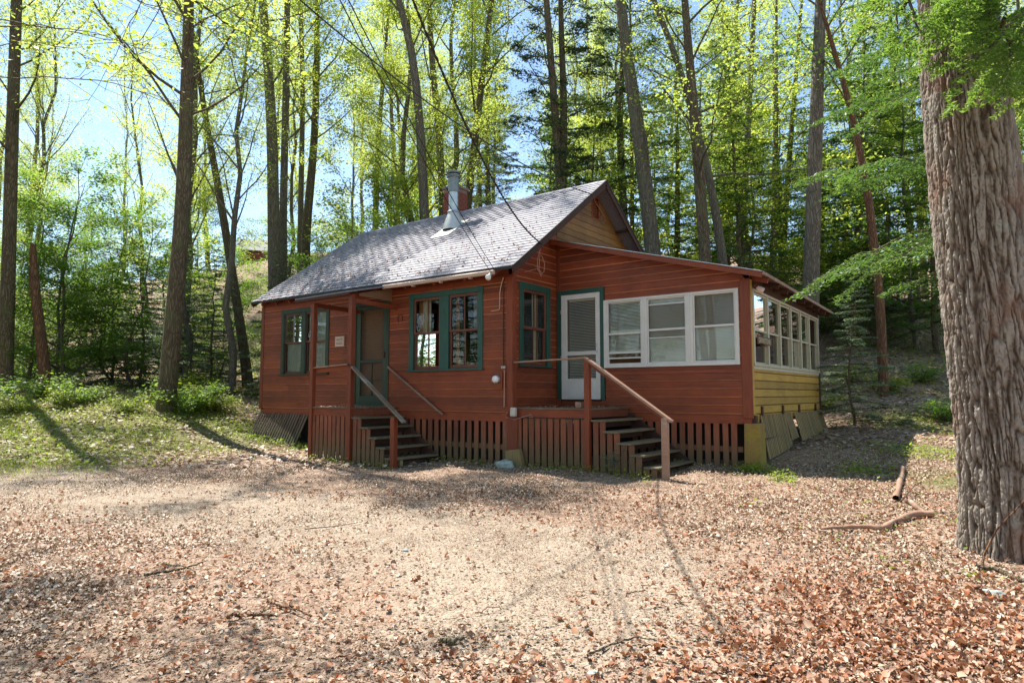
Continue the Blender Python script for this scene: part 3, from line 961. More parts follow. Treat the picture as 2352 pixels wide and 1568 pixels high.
def blind(F, parent, u0, u1, z0, z1, n, pitch=.024, tilt=.9, mat=None):
    V = []; Fc = []
    z = z1 - .03; i = 0
    hw = .0125
    while z > z0 + .02:
        dy = hw * math.cos(tilt); dz = hw * math.sin(tilt)
        V += [P3(F[0], F[1], F[2], u0, n - dy, z + dz), P3(F[0], F[1], F[2], u1, n - dy, z + dz), P3(F[0], F[1], F[2], u1, n + dy, z - dz), P3(F[0], F[1], F[2], u0, n + dy, z - dz)]
        Fc.append((4 * i, 4 * i + 1, 4 * i + 2, 4 * i + 3)); i += 1
        z -= pitch
    mb = MB().add(V, Fc)
    bx(mb, *F, u0, u1, n - .014, n + .014, z1 - .028, z1)
    bx(mb, *F, u0, u1, n - .012, n + .012, z0, z0 + .018)
    o = mb.build('blind', mat or M['blind'], parent)
    return o

FR = ((0, 0, 0), (1, 0), (0, -1))                # front wall frame: u = x
# double window right of the door
wn_ = casing(FR, -2.578, -.656, .815, 2.352, .115, M['green'], 'window', 'double window with bright green casing, brown sashes and cream curtains', head=.10, mull=(-1.735, -1.505))
for (a, b) in ((-2.463, -1.735), (-1.505, -.771)):
    part('sash', M['sash'], wn_, [(a, a + .045, -.05, -.012, .82, 1.56), (b - .045, b, -.05, -.012, .82, 1.56), (a + .0455, b - .0455, -.05, -.012, 1.523, 1.56), (a + .0455, b - .0455, -.05, -.012, .82, .885)], FR)
    part('sash', M['sash'], wn_, [(a, a + .045, -.012, .012, 1.535, 2.25), (b - .045, b, -.012, .012, 1.535, 2.25), (a + .0455, b - .0455, -.012, .012, 1.535, 1.568), (a + .0455, b - .0455, -.012, .012, 2.20, 2.25)], FR)
    mid = (a + b) / 2 + .01
    muntin(FR, wn_, mid - .013, mid + .013, .886, 1.522, -.025, M['sash']); muntin(FR, wn_, mid - .013, mid + .013, 1.569, 2.199, .004, M['sash'])
    pane(FR, wn_, a + .046, b - .046, .886, 1.522, -.035); pane(FR, wn_, a + .046, b - .046, 1.569, 2.199, -.005)
curtain(FR, wn_, -2.43, -2.13, .83, 2.24, -.13, M['curtain'], 4)
curtain(FR, wn_, -2.44, -2.33, .83, 2.24, -.11, M['pine_panel'], 1, .004)
curtain(FR, wn_, -.86, -.78, .83, 2.24, -.13, M['net'], 2, .01)
curtain(FR, wn_, -1.06, -.93, 1.58, 2.24, -.20, M['curtain_grey'], 2, .02)
part('curtain', M['pine_panel'], wn_, [(-1.47, -1.38, -.16, -.14, .83, 2.24)], FR)
part('notice', M['sign'], wn_, [(-1.95, -1.76, -.075, -.070, 1.27, 1.51)], FR)
# objects on the window ledge
part('ledge', M['pine_panel'], wn_, [(-2.45, -.78, -.26, -.092, .80, .83)], FR)
for (u, r, hgt, mat) in ((-1.36, .06, .17, 'gutter'), (-1.17, .045, .12, 'curtain'), (-1.08, .05, .11, 'net'), (-1.85, .045, .12, 'curtain_grey'), (-2.02, .04, .09, 'curtain')):
    mb = MB(); mb.tube([(u, .17, .83), (u, .17, .83 + hgt * .5), (u, .17, .83 + hgt)], [r, r * 1.1, r * .8], 10)
    mb.add([(u + r * .8 * math.cos(k * .628), .17 + r * .8 * math.sin(k * .628), .83 + hgt) for k in range(10)], [tuple(range(10))])
    tag(mb.build('jar', M[mat]), {-1.36: 'tan jar on the ledge of the right sash of the green double window', -1.17: 'small cream pot between two jars on the window ledge', -1.08: 'grey green pot on the window ledge near the muntin', -1.85: 'bluish grey jar low behind the left sash of the double window', -2.02: 'small cream pot on the ledge left of the bluish jar'}[u], 'pot')

# left double window with white net curtains
wl_ = casing(FR, -6.938, -5.134, .81, 2.357, .10, M['green_dark'], 'window', 'left double window with dark green casing and pale net curtains', head=.10, mull=(-6.135, -6.0))
for (a, b) in ((-6.838, -6.135), (-6.0, -5.234)):
    part('sash', M['sash'], wl_, [(a, a + .03, -.05, -.012, .82, 1.56), (b - .03, b, -.05, -.012, .82, 1.56), (a + .0305, b - .0305, -.05, -.012, 1.53, 1.56), (a + .0305, b - .0305, -.05, -.012, .82, .87)], FR)
    part('sash', M['sash'], wl_, [(a, a + .03, -.012, .012, 1.54, 2.25), (b - .03, b, -.012, .012, 1.54, 2.25), (a + .0305, b - .0305, -.012, .012, 1.54, 1.57), (a + .0305, b - .0305, -.012, .012, 2.21, 2.25)], FR)
    mid = (a + b) / 2
    muntin(FR, wl_, mid - .01, mid + .01, 1.571, 2.209, .004, M['curtain_grey'])
    pane(FR, wl_, a + .031, b - .031, .871, 1.529, -.035); pane(FR, wl_, a + .031, b - .031, 1.571, 2.209, -.005)
    curtain(FR, wl_, a + .01, b - .01, .82, 2.24, -.075, M['net'], 6, .008)
    part('screen_frame', M['green_dark'], wl_, [(a + .0, a + .022, .014, .03, .815, 2.255), (b - .022, b, .014, .03, .815, 2.255), (a + .0225, b - .0225, .014, .03, 2.235, 2.255)], FR)

# green screen door
dr = casing(FR, -4.277, -3.173, .10, 2.29, .075, M['green_dark'], 'door', 'dark green screen door behind the first stoop', head=.07, sill=False)
part('stile', M['green_dark'], dr, [(-4.20, -4.07, -.02, .025, .13, 2.215), (-3.36, -3.25, -.02, .025, .13, 2.215)], FR, .003)
part('rail', M['green_dark'], dr, [(-4.069, -3.361, -.02, .022, 2.13, 2.215), (-4.069, -3.361, -.02, .022, 1.0, 1.06), (-4.069, -3.361, -.02, .022, .13, .30), (-3.725, -3.70, -.018, .018, .301, .999), (-4.069, -3.361, -.018, .018, .62, .645)], FR, .002)
pane(FR, dr, -4.069, -3.361, .301, .999, .0, 'screen'); pane(FR, dr, -4.069, -3.361, 1.061, 2.129, .0, 'screen')
part('inner_door', M['soffit'], dr, [(-4.20, -3.25, -.13, -.09, .1, 2.25)], FR)
part('threshold', M['green_dark'], dr, [(-4.26, -3.19, -.02, .07, .085, .128)], FR)
part('handle', M['iron'], dr, [(-3.32, -3.29, .026, .05, 1.10, 1.22)], FR)

# narrow window on the entry side wall: u = y
FS = ((0, 0, 0), (0, 1), (1, 0))
wn2 = casing(FS, .195, 1.209, .87, 2.398, .115, M['green'], 'window', 'narrow green cased window between the front corner and the porch door', head=.12)
part('sash', M['sash'], wn2, [(.31, .36, -.05, -.012, .875, 1.58), (1.044, 1.094, -.05, -.012, .875, 1.58), (.3605, 1.0435, -.05, -.012, 1.54, 1.58), (.3605, 1.0435, -.05, -.012, .875, .94)], FS)
part('sash', M['sash'], wn2, [(.31, .36, -.012, .012, 1.555, 2.278), (1.044, 1.094, -.012, .012, 1.555, 2.278), (.3605, 1.0435, -.012, .012, 1.555, 1.59), (.3605, 1.0435, -.012, .012, 2.23, 2.278)], FS)
muntin(FS, wn2, .695, .715, .941, 1.539, -.025, M['sash']); muntin(FS, wn2, .695, .715, 1.591, 2.229, .004, M['sash'])
pane(FS, wn2, .361, 1.043, .941, 1.539, -.035); pane(FS, wn2, .361, 1.043, 1.591, 2.229, -.005)
curtain(FS, wn2, .80, .93, .88, 2.26, -.12, M['curtain'], 3, .016)
curtain(FS, wn2, .93, 1.03, .88, 2.26, -.14, M['pine_panel'], 1, .004)

# porch front windows: u = x, wall at y = D1
FP = ((0, D1, 0), (1, 0), (0, -1))
pw = part('window', M['white'], cabin, [(1.08, 1.15, -.03, .05, .82, 2.095), (3.55, 3.61, -.03, .05, .82, 2.095), (1.1505, 3.5495, -.03, .05, 2.055, 2.095), (1.1505, 3.5495, -.03, .055, .82, .875),
                                        (1.85, 1.965, -.03, .048, .8755, 2.0545), (2.695, 2.825, -.03, .048, .8755, 2.0545)], FP, .003)
pw['label'] = 'row of three white framed porch windows with closed blinds'
part('mullion_strip', M['white'], pw, [(1.895, 1.92, .0485, .056, .876, 2.054), (2.748, 2.772, .0485, .056, .876, 2.054)], FP)
for k, (a, b, mz) in enumerate(((1.151, 1.849, 1.45), (1.966, 2.694, 1.48), (2.826, 3.549, 1.49))):
    part('sash', M['white'], pw, [(a, a + .022, -.02, .03, .876, 2.054), (b - .022, b, -.02, .03, .876, 2.054), (a + .0225, b - .0225, -.02, .034, mz - .018, mz + .018), (a + .0225, b - .0225, -.02, .03, 2.03, 2.054), (a + .0225, b - .0225, -.02, .03, .876, .902)], FP)
    pane(FP, pw, a + .023, b - .023, mz + .0185, 2.029, .005)
    if k: pane(FP, pw, a + .023, b - .023, .903, mz - .0185, .012)
    else:
        part('sash_rail', M['white'], pw, [(a + .0225, b - .0225, -.01, .02, .985, 1.01), (a + .0225, b - .0225, -.01, .02, 1.08, 1.12)], FP)
        pane(FP, pw, a + .023, b - .023, 1.011, mz - .0185, .012)
# blinds: open in the first unit, closed in the others
blind(FP, pw, 1.165, 1.835, 1.50, 2.045, -.06, .026, .8); blind(FP, pw, 1.165, 1.835, 1.13, 1.50, -.062, .024, .85)
blind(FP, pw, 1.975, 2.685, .90, 2.045, -.06, .024, 1.12); blind(FP, pw, 2.835, 3.54, .90, 2.045, -.06, .024, 1.2)
o = part('half_screen', M['curtain'], pw, [(2.0, 2.67, .0145, .0155, .905, 1.34)], FP)
bpy.data.objects.remove(o)
pane(FP, pw, 1.99, 2.672, 1.499, 1.93, .016, 'screen'); pane(FP, pw, 2.849, 3.526, 1.509, 2.029, .016, 'screen'); pane(FP, pw, 1.99, 2.672, 1.345, 1.461, .018, 'screen')
part('sash_rail', M['white'], pw, [(1.989, 2.671, -.01, .022, 1.925, 1.945), (1.989, 2.671, .0125, .022, 1.33, 1.345)], FP)

# white storm door
dd = part('door', M['white'], cabin, [(.14, .262, -.02, .045, .235, 2.268), (.905, 1.0, -.02, .045, .235, 2.268), (.2625, .9045, -.02, .043, 2.17, 2.268), (.2625, .9045, -.02, .043, 1.081, 1.156), (.2625, .9045, -.02, .043, .235, .632)], FP, .003)
dd['label'] = 'white metal storm door with blinds behind its glass'
part('kick_panel', M['white'], dd, [(.30, .87, .0435, .049, .27, .59)], FP, .002)
pane(FP, dd, .263, .904, 1.157, 2.169, .01); pane(FP, dd, .263, .904, .633, 1.080, .01)
blind(FP, dd, .27, .90, .60, 2.17, -.045, .030, .75)
part('handle', M['galv'], dd, [(.93, .955, .0455, .07, 1.12, 1.29)], FP, .004)
part('door_casing', M['green'], dd, [(.045, .138, -.004, .05, .235, 2.36), (1.002, 1.085, -.004, .05, .235, 2.36), (.1385, 1.0015, -.004, .05, 2.27, 2.36)], FP, .003)
part('threshold', M['green_dark'], dd, [(.04, 1.10, -.02, .06, .13, .232)], FP)
part('hinge', M['galv'], dd, [(.128, .152, .0505, .058, 1.9, 1.98), (.128, .152, .0505, .058, 1.0, 1.08)], FP)
pane(FP, dd, .2, .3, .3, .4, -.2)
bpy.data.objects.remove(dd.children[-1])

# long side windows: u = y, wall x = W
FRR = ((W, 0, 0), (0, 1), (1, 0))
EY = [1.62, 2.45, 3.24, 4.03, 4.79, 5.52, 6.33]
def zt_(y): return 2.09 - (y - 1.6) * .016
bxs = []
for k, y in enumerate(EY):
    wd = .035
    bxs.append((y - wd, y + wd, -.03, .045, .80, zt_(y) - .04))
pws = part('window', M['cream_frame'], cabin, bxs + [(EY[0] - .035, EY[-1] + .035, -.03, .05, .803, .845)], FRR, .003)
pws['label'] = 'long row of six cream framed windows on the porch side'
mb = MB(); mb.beam((W + .01, EY[0] - .035, zt_(EY[0]) - .02), (W + .01, EY[-1] + .035, zt_(EY[-1]) - .02), .08, .04); mb.build('head_rail', M['cream_frame'], pws)
for a, b in zip(EY[:-1], EY[1:]):
    a += .036; b -= .036; mz = 1.405
    part('sash', M['cream_frame'], pws, [(a, a + .028, -.01, .02, mz, zt_(a) - .042), (b - .028, b, -.01, .02, mz, zt_(b) - .042), (a + .0285, b - .0285, -.01, .024, mz - .015, mz + .015), (a + .0285, b - .0285, -.01, .02, zt_(b) - .07, zt_(b) - .042)], FRR)
    part('sash', M['cream_frame'], pws, [(a, a + .028, -.04, -.011, .846, mz - .001), (b - .028, b, -.04, -.011, .846, mz - .001), (a + .0285, b - .0285, -.04, -.011, .846, .875)], FRR)
    pane(FRR, pws, a + .0285, b - .0285, mz + .0155, zt_(b) - .071, .006); pane(FRR, pws, a + .0285, b - .0285, .8755, mz - .0155, -.025)
blind(FRR, pws, 1.67, 2.30, 1.44, 2.03, -.07, .030, .5)
# carved plank sign hanging behind the first side window
sg = empty('hanging_sign', (W + .055, 1.70, 1.24))
tag(sg, 'weathered driftwood name plank with pale letters hung on the first porch side windows', 'sign')
mb = MB(); pts = [(0, -.075), (.25, -.055), (.5, -.08), (.78, -.06), (.80, .05), (.52, .075), (.3, .06), (.02, .085)]
mb.add([(.0, u, z) for u, z in pts] + [(.02, u, z) for u, z in pts], [tuple(range(8))[::-1], tuple(range(8, 16))] + [(i, (i + 1) % 8, 8 + (i + 1) % 8, 8 + i) for i in range(8)])
mb.build('plank', M['picket_dark'], sg)
def text(name, body, size, mat, parent, loc, rot, ext=.002):
    fc = bpy.data.curves.new(name, 'FONT'); fc.body = body; fc.size = size; fc.extrude = ext; fc.align_x = 'LEFT'
    fc.materials.append(mat)
    o = bpy.data.objects.new(name, fc); col.objects.link(o); o.parent = parent; o.location = loc; o.rotation_euler = rot
    return o

# gable vent
FG = ((0, 0, 0), (0, 1), (1, 0))
vt = part('vent', M['red_z'], gab, [(2.90, 2.93, .0, .035, 4.17, 4.66), (3.18, 3.21, .0, .035, 4.17, 4.66), (2.9305, 3.1795, .0, .035, 4.17, 4.2), (2.9305, 3.1795, .0, .035, 4.63, 4.66)], FG)
mb = MB()
for k in range(7):
    z = 4.22 + k * .06
    mb.add([P3(*FG, 2.932, .005, z + .04), P3(*FG, 3.178, .005, z + .04), P3(*FG, 3.178, .03, z), P3(*FG, 2.932, .03, z)], [(0, 1, 2, 3)])
mb.build('vent_louvre', M['red_z'], gab)

# ---------------------------------------------------------------- chimney and stovepipe
ch = MB().box((-4.60, 3.18, 4.3), (-4.18, 3.62, 5.72)).build('chimney', M['mortar'], cabin)
MB().box((-4.645, 3.135, 5.72), (-4.135, 3.665, 5.79)).build('chimney_cap', M['mortar'], ch, bevel=.012)
brk = MB().box((0, 0, 0), (.19, .012, .058)).build('brick', M['brick'], ch, bevel=.003)
first = True
for c_ in range(20):
    z = 4.42 + c_ * .068
    if z > 5.64: break
    offs = (c_ % 2) * .10
    for k in range(4):
        x = -4.615 + k * .20 - offs
        x0 = max(x, -4.612); x1 = min(x + .19, -4.168)
        if x1 - x0 < .05: continue
        o = brk if first else brk.copy()
        if not first: col.objects.link(o); o.parent = ch
        first = False
        o.location = (x0, 3.165, z); o.scale = ((x1 - x0) / .19, 1.3, 1)
    for k in range(4):
        y = 3.165 + k * .20 - offs
        y0 = max(y, 3.182); y1 = min(y + .19, 3.63)
        if y1 - y0 < .05: continue
        o = brk.copy(); col.objects.link(o); o.parent = ch
        o.location = (-4.165, y0, z); o.rotation_euler = (0, 0, math.pi / 2); o.scale = ((y1 - y0) / .19, 1.3, 1)
PX, PYc, PZ = -3.30, 2.10, 4.34
mb = MB(); mb.tube([(PX, PYc, 4.2), (PX, PYc, 4.75), (PX, PYc, 5.18), (PX, PYc, 5.50)], [.115, .115, .115, .115], 28)
pipe = mb.build('stovepipe', M['galv'], cabin, smooth=True)
mb = MB(); mb.tube([(PX, PYc, 5.14), (PX, PYc, 5.15), (PX, PYc, 5.52), (PX, PYc, 5.53)], [.113, .127, .127, .11], 28)
mb.build('pipe_section', M['galv_green'], pipe, smooth=False)
mb = MB(); mb.tube([(PX, PYc, 4.22), (PX, PYc, 4.45), (PX, PYc, 4.62), (PX, PYc, 4.66)], [.26, .20, .135, .118], 28); 
mb.build('flashing_cone', M['flash'], pipe, smooth=True)
mb = MB(); mb.tube([(PX, PYc, 4.655), (PX, PYc, 4.66), (PX, PYc, 4.70), (PX, PYc, 4.705)], [.118, .15, .13, .117], 28); mb.build('storm_collar', M['galv'], pipe)
for z, r in ((5.52, .165), (5.56, .15), (5.615, .165)):
    mb = MB(); mb.tube([(PX, PYc, z - .012), (PX, PYc, z - .01), (PX, PYc, z + .012), (PX, PYc, z + .014)], [.1, r, r, .1], 28)
    mb.build('cap_ring', M['galv_green'], pipe)
mb = MB(); mb.tube([(PX, PYc, 5.50), (PX, PYc, 5.64)], [.10, .10], 20); mb.build('cap_core', M['dark_wood'], pipe)
mb = MB(); mb.tube([(PX, PYc, 5.625), (PX, PYc, 5.64), (PX, PYc, 5.66), (PX, PYc, 5.672)], [.175, .175, .12, .005], 28); mb.build('cap', M['galv_green'], pipe)
# flashing plate on the roof
pl0 = RL.lerp(RR, (PX + 7.95) / 8.3)
def on_roof(x, y, d=.0):
    return Vector((x, y, roof_z(x, y) + .10 + .018 + d))
mb = MB(); a_, b_, c_, d_ = on_roof(PX - .30, 1.62), on_roof(PX + .28, 1.62), on_roof(PX + .28, 2.35), on_roof(PX - .30, 2.35)
mb.add([a_, b_, c_, d_, a_ - Vector((0, 0, .01)), b_ - Vector((0, 0, .01)), c_ - Vector((0, 0, .01)), d_ - Vector((0, 0, .01))], [(0, 1, 2, 3), (7, 6, 5, 4), (0, 4, 5, 1), (1, 5, 6, 2), (2, 6, 7, 3), (3, 7, 4, 0)])
mb.build('flashing', M['flash'], pipe)

# ---------------------------------------------------------------- skirting pickets
def pickets(parent, mat, p0, p1, pitch, wd, ztop, zbot_fn, y_n, th=.018, jitter=.012, name='picket'):
    """row of vertical boards from p0 to p1 (plan points); y_n = outward normal"""
    p0 = Vector((p0[0], p0[1], 0)); p1 = Vector((p1[0], p1[1], 0)); d = p1 - p0; Ln = d.length; d.normalize()
    nn = Vector((y_n[0], y_n[1], 0))
    k = 0; s_ = wd / 2
    while s_ <= Ln - wd / 2 + .001:
        c = p0 + d * s_
        zb = zbot_fn(c.x, c.y) + random.uniform(-.01, jitter)
        zt = ztop(c.x, c.y) if callable(ztop) else ztop
        if zt - zb > .04:
            mb = MB(); w2 = wd / 2 * random.uniform(.93, 1.03); ln = random.uniform(-.008, .008)
            vs = []
            for z, q in ((zb, ln), (zt + random.uniform(-.006, .004), 0)):
                for a, b in ((-w2, 0), (w2, 0), (w2, th), (-w2, th)):
                    pt = c + d * (a + q) + nn * b; vs.append((pt.x, pt.y, z))
            mb.add(vs, [(0, 3, 2, 1), (4, 5, 6, 7), (0, 1, 5, 4), (1, 2, 6, 5), (2, 3, 7, 6), (3, 0, 4, 7)])
            mb.build(name, mat, parent)
        s_ += pitch; k += 1
G = lambda x, y: h1(x, y) - .02
sk = MB().box((-2.95, .025, -.15), (-.13, .055, -.05)).box((-2.95, .025, -.66), (-.13, .055, -.57)).build('skirting', M['picket'], cabin)
sk['label'] = 'picket skirting under the front wall between the stoops'
pickets(sk, M['picket'], (-2.9, .022), (-.10, .022), .168, .105, -.024, G, (0, -1))
# plain board at the corner
MB().box((-.10, -.02, -.95), (.14, .03, -.03)).build('skirt_board', M['red_z'], sk)
sk2 = MB().box((1.55, D1 + .03, -.16), (3.60, D1 + .055, -.03)).box((1.55, D1 + .03, -.62), (3.60, D1 + .055, -.53)).build('skirting', M['picket'], cabin)
sk2['label'] = 'wide spaced picket skirting under the porch front'
pickets(sk2, M['picket'], (1.62, D1 + .027), (3.56, D1 + .027), .150, .098, -.024, G, (0, -1))
# dark sheets standing in for the crawlspace shade behind the skirtings
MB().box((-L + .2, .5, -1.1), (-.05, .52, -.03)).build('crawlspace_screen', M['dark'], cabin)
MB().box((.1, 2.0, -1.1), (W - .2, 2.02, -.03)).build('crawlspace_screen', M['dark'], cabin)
# corner pier and posts
pr_ = MB()
pr_.add([(3.635, D1 - .06, -1.05), (3.92, D1 - .06, -1.05), (3.92, D1 + .24, -1.05), (3.635, D1 + .24, -1.05), (3.65, D1 - .05, -.145), (3.905, D1 - .05, -.14), (3.905, D1 + .22, -.14), (3.65, D1 + .22, -.145)],
        [(0, 3, 2, 1), (4, 5, 6, 7), (0, 1, 5, 4), (1, 2, 6, 5), (2, 3, 7, 6), (3, 0, 4, 7)])
pr_.build('foundation_pier', M['pier'], cabin, bevel=.012)
MB().box((3.72, D1 + .02, -.15), (3.82, D1 + .14, -.02)).build('pier_block', M['dark_wood'], cabin)
for y in (3.9, 6.3):
    MB().box((W - .12, y - .07, -.75), (W + .02, y + .07, -.13)).build('foundation_post', M['picket_pale'], cabin)
for y in (1.95, 3.25, 4.45, 5.85):
    MB().box((W + .023, y - .035, -.03), (W + .05, y + .035, .13)).build('skirt_cleat', M['dark_wood'], cabin)

# leaning slatted panels
def lean_panel(label, x0, x1, y0, y1, zt, zb0, zb1, n, mat, shear=0, cut=0):
    root = empty('slatted_panel', ((x0 + x1) / 2, (y0 + y1) / 2, zb0))
    tag(root, label, 'slatted panel', 'slatted skirt panels leaning against the cabin')
    off = Vector(root.location)
    dy = (y1 - y0) / n
    for k in range(n):
        ya = y0 + k * dy + dy * .12; yb = y0 + (k + 1) * dy - dy * .30
        zb = lin(zb0, zb1, (k + .5) / n)
        if cut and k > n * cut: zb += .13
        mb = MB(); vs = []
        for (x, z, s_) in ((x1, zb, shear), (x0, zt, 0)):
            for a, yy in ((0, ya), (0, yb), (.02, yb), (.02, ya)):
                vs.append(Vector((x + a, yy + s_, z)) - off)
        mb.add(vs, [(0, 1, 2, 3), (7, 6, 5, 4), (0, 4, 5, 1), (1, 5, 6, 2), (2, 6, 7, 3), (3, 7, 4, 0)])
        mb.build('slat', mat, root)
    mb = MB(); mb.beam(Vector((x0 - .015, y0, zt - .1)) - off, Vector((x0 - .015, y1, zt - .1)) - off, .025, .06)
    mb.beam(Vector((lin(x0, x1, .75) - .018, y0 + shear * .7, lin(zt, max(zb0, zb1), .7))) - off, Vector((lin(x0, x1, .75) - .018, y1 + shear * .7, lin(zt, max(zb0, zb1), .7))) - off, .025, .06)
    mb.build('batten', M['dark_wood'], root)
lean_panel('wider tan slatted panel leaning under the porch side nearest the mossy pier', W + .015, W + .15, 1.86, 3.84, -.02, -.74, -.60, 21, M['picket_pale'], -.02, .72)
lean_panel('farther slatted panel leaning under the rear end of the porch side', W + .03, W + .17, 4.02, 6.40, -.02, -.55, -.50, 20, M['picket_pale'], -.02)
# left dark leaning panel under the front wall (slats run in x)
root = empty('slatted_panel', (-6.9, -.1, -.8))
tag(root, 'dark gapped slatted panel leaning under the left end of the cabin', 'slatted panel', 'slatted skirt panels leaning against the cabin')
for k in range(20):
    x = -7.70 + k * .098
    zb = lin(-.73, -.86, k / 19) - .06
    mb = MB(); vs = []
    for (z, dx, yy) in ((zb, -.17, -.28), (-.13 + random.uniform(-.03, .02), 0, -.03)):
        for a, b in ((-.032, 0), (.032, 0), (.032, .016), (-.032, .016)):
            vs.append((x + a + dx + 6.9, yy - b + .1, z + .8))
    mb.add(vs, [(0, 3, 2, 1), (4, 5, 6, 7), (0, 1, 5, 4), (1, 2, 6, 5), (2, 3, 7, 6), (3, 0, 4, 7)])
    mb.build('slat', M['picket_dark'], root)
mb = MB(); mb.box((-.85, .075, .56), (1.1, .10, .62)); mb.box((-.92, -.07, .15), (1.0, -.045, .21)); mb.build('batten', M['picket_dark'], root)

# ================================================================== STOOPS
def stoop(label, x0, x1, y0, y1, zdeck, nos, zs, matp, fas, newel, group, ztop_post=None, pk_pitch=.13, pk_w=.11):
    root = empty('entrance_stoop', ((x0 + x1) / 2, (y0 + y1) / 2, zdeck - 1.05))
    off = Vector(root.location)
    tag(root, label, 'steps', group)
    class R: pass
    def B(name, mat, a, b, bev=.004):
        a = Vector(a) - off; b = Vector(b) - off
        return MB().box(a, b).build(name, mat, root, bevel=bev)
    # deck boards running along x
    nb = max(3, int(round((y1 - y0) / .14))); wd = (y1 - y0 + .02) / nb
    for k in range(nb):
        B('deck_board', M['deck'], (x0 - .02, y0 - .02 + k * wd + .003, zdeck - .03), (x1 + .02 + random.uniform(0, .012), y0 - .02 + (k + 1) * wd - .003, zdeck + random.uniform(-.002, .002)))
    B('fascia_board', M['siding'], (x0, y0, zdeck - .17), (x1 - .045, y0 + .03, zdeck - .032))
    B('fascia_board', M['picket'], (x1 - .03, y0 + .05, zdeck - .16), (x1, y1 - .01, zdeck - .032))
    # pickets below the deck
    hold = empty('picket_front', (0, 0, 0))
    bpy.data.objects.remove(hold)
    def PK(p0, p1, top, mat=matp):
        p0 = Vector((p0[0], p0[1], 0)); p1 = Vector((p1[0], p1[1], 0)); d = p1 - p0; Ln = d.length; d.normalize()
        n = int(Ln / pk_pitch + .5); pt = Ln / n
        for k in range(n):
            c = p0 + d * (k + .5) * pt
            zt = top(c.x) if callable(top) else top
            zb = G(c.x, c.y)
            if zt - zb < .05: continue
            w2 = pk_w / 2 * pt / pk_pitch * random.uniform(.94, 1.02)
            nn = Vector((d.y, -d.x, 0))
            q = random.uniform(-.008, .008)
            vs = []
            for z, s_ in ((zb, q), (zt, 0)):
                for a, b in ((-w2, 0), (w2, 0), (w2, .018), (-w2, .018)):
                    v_ = c + d * (a + s_) + nn * b; vs.append((v_.x - off.x, v_.y - off.y, z - off.z))
            MB().add(vs, [(0, 3, 2, 1), (4, 5, 6, 7), (0, 1, 5, 4), (1, 2, 6, 5), (2, 3, 7, 6), (3, 0, 4, 7)]).build('picket', mat, root)
    PK((x0 + .06, y0 + .02), (x1 - .05, y0 + .02), zdeck - .175)
    # stepped side boards
    def stepz(x):
        z = zdeck - .05
        for a, b in zip(nos, zs):
            if x > a - .225: z = b - .035
        return z
    PK((x1 + .05, y0 + .02), (nos[-1] - .02, y0 + .02), stepz)
    # treads
    ya, yb = y0 - .015, y1 - .01
    for a, z in zip(nos, zs):
        B('tread', M['tread'], (a - .255, ya, z - .035), (a, yb, z + random.uniform(-.002, .002)), .005)
        B('riser', M['dark_wood'], (a - .235, y0 + .03, z - .14 if z > zs[-1] + .01 else z - .1), (a - .215, yb, z - .036), 0)
    # stringer on the far side
    mb = MB(); mb.beam(Vector((x1 + .0, y1 - .05, zdeck - .17)) - off, Vector((nos[-1] - .02, y1 - .05, zs[-1] - .15)) - off, .035, .2); mb.build('stringer', M['dark_wood'], root)
    B('step_support', M['picket_pale'], (nos[-1] - .09, y0 + .16, G(nos[-1], y0)), (nos[-1] - .02, y0 + .23, zs[-1] - .036))
    return root, off, B

r1, off1, B1 = stoop('left stoop with tall roof posts, two weathered handrails and steps down to the right', -4.19, -2.93, -1.2, -.035, .085,
                     [-2.65, -2.42, -2.19, -1.96, -1.72], [-.10, -.28, -.46, -.635, -.815], M['picket'], None, None, 'wooden entrance stoops of the cabin', pk_pitch=.128, pk_w=.097)
B1('post', M['red_z'], (-4.18, -1.235, -.98), (-4.085, -1.145, 2.168))['label'] = 'left roof post'
B1('post', M['red_z'], (-3.015, -1.24, -1.04), (-2.91, -1.14, 2.168))['label'] = 'right roof post reaching the ground'
B1('newel_post', M['red_z'], (-1.80, -1.25, -1.06), (-1.70, -1.15, -.08))
mb = MB(); mb.beam(Vector((-3.02, -1.19, .93)) - off1, Vector((-1.50, -1.19, -.165)) - off1, .10, .035); mb.build('handrail', M['rail_grey'], r1, bevel=.004)
mb = MB(); mb.beam(Vector((-3.16, -.07, .90)) - off1, Vector((-1.60, -.07, -.06)) - off1, .035, .04); mb.build('handrail', M['rail'], r1, bevel=.004)
mb = MB(); mb.beam(Vector((-4.14, -1.14, .80)) - off1, Vector((-2.96, -1.14, .85)) - off1, .035, .09); mb.build('guard_rail', M['siding'], r1, bevel=.004)
mb = MB(); mb.beam(Vector((-4.14, -1.17, .86)) - off1, Vector((-2.98, -1.17, .91)) - off1, .09, .025); mb.build('rail_cap', M['rail'], r1, bevel=.004)

r2, off2, B2 = stoop('right stoop in the corner below the white porch door with one long sloping handrail', .03, 1.585, .0, 1.44, .10,
                     [1.87, 2.095, 2.33, 2.56, 2.80], [-.085, -.262, -.44, -.615, -.79], M['picket'], None, None, 'wooden entrance stoops of the cabin', pk_pitch=.128, pk_w=.097)
B2('post', M['red_z'], (1.50, -.03, -1.0), (1.595, .06, .93))
B2('newel_post', M['rail'], (2.86, -.045, -1.02), (2.955, .045, -.03))
mb = MB(); mb.beam(Vector((1.49, .01, .955)) - off2, Vector((3.02, .01, -.085)) - off2, .10, .04); mb.build('handrail', M['rail'], r2, bevel=.004)
mb = MB(); mb.beam(Vector((1.56, .01, .87)) - off2, Vector((2.90, .01, -.04)) - off2, .035, .075); mb.build('rail_board', M['siding'], r2, bevel=.004)
mb = MB(); mb.beam(Vector((.06, .01, .90)) - off2, Vector((1.52, .01, .935)) - off2, .09, .025); mb.build('rail_cap', M['rail'], r2, bevel=.003)
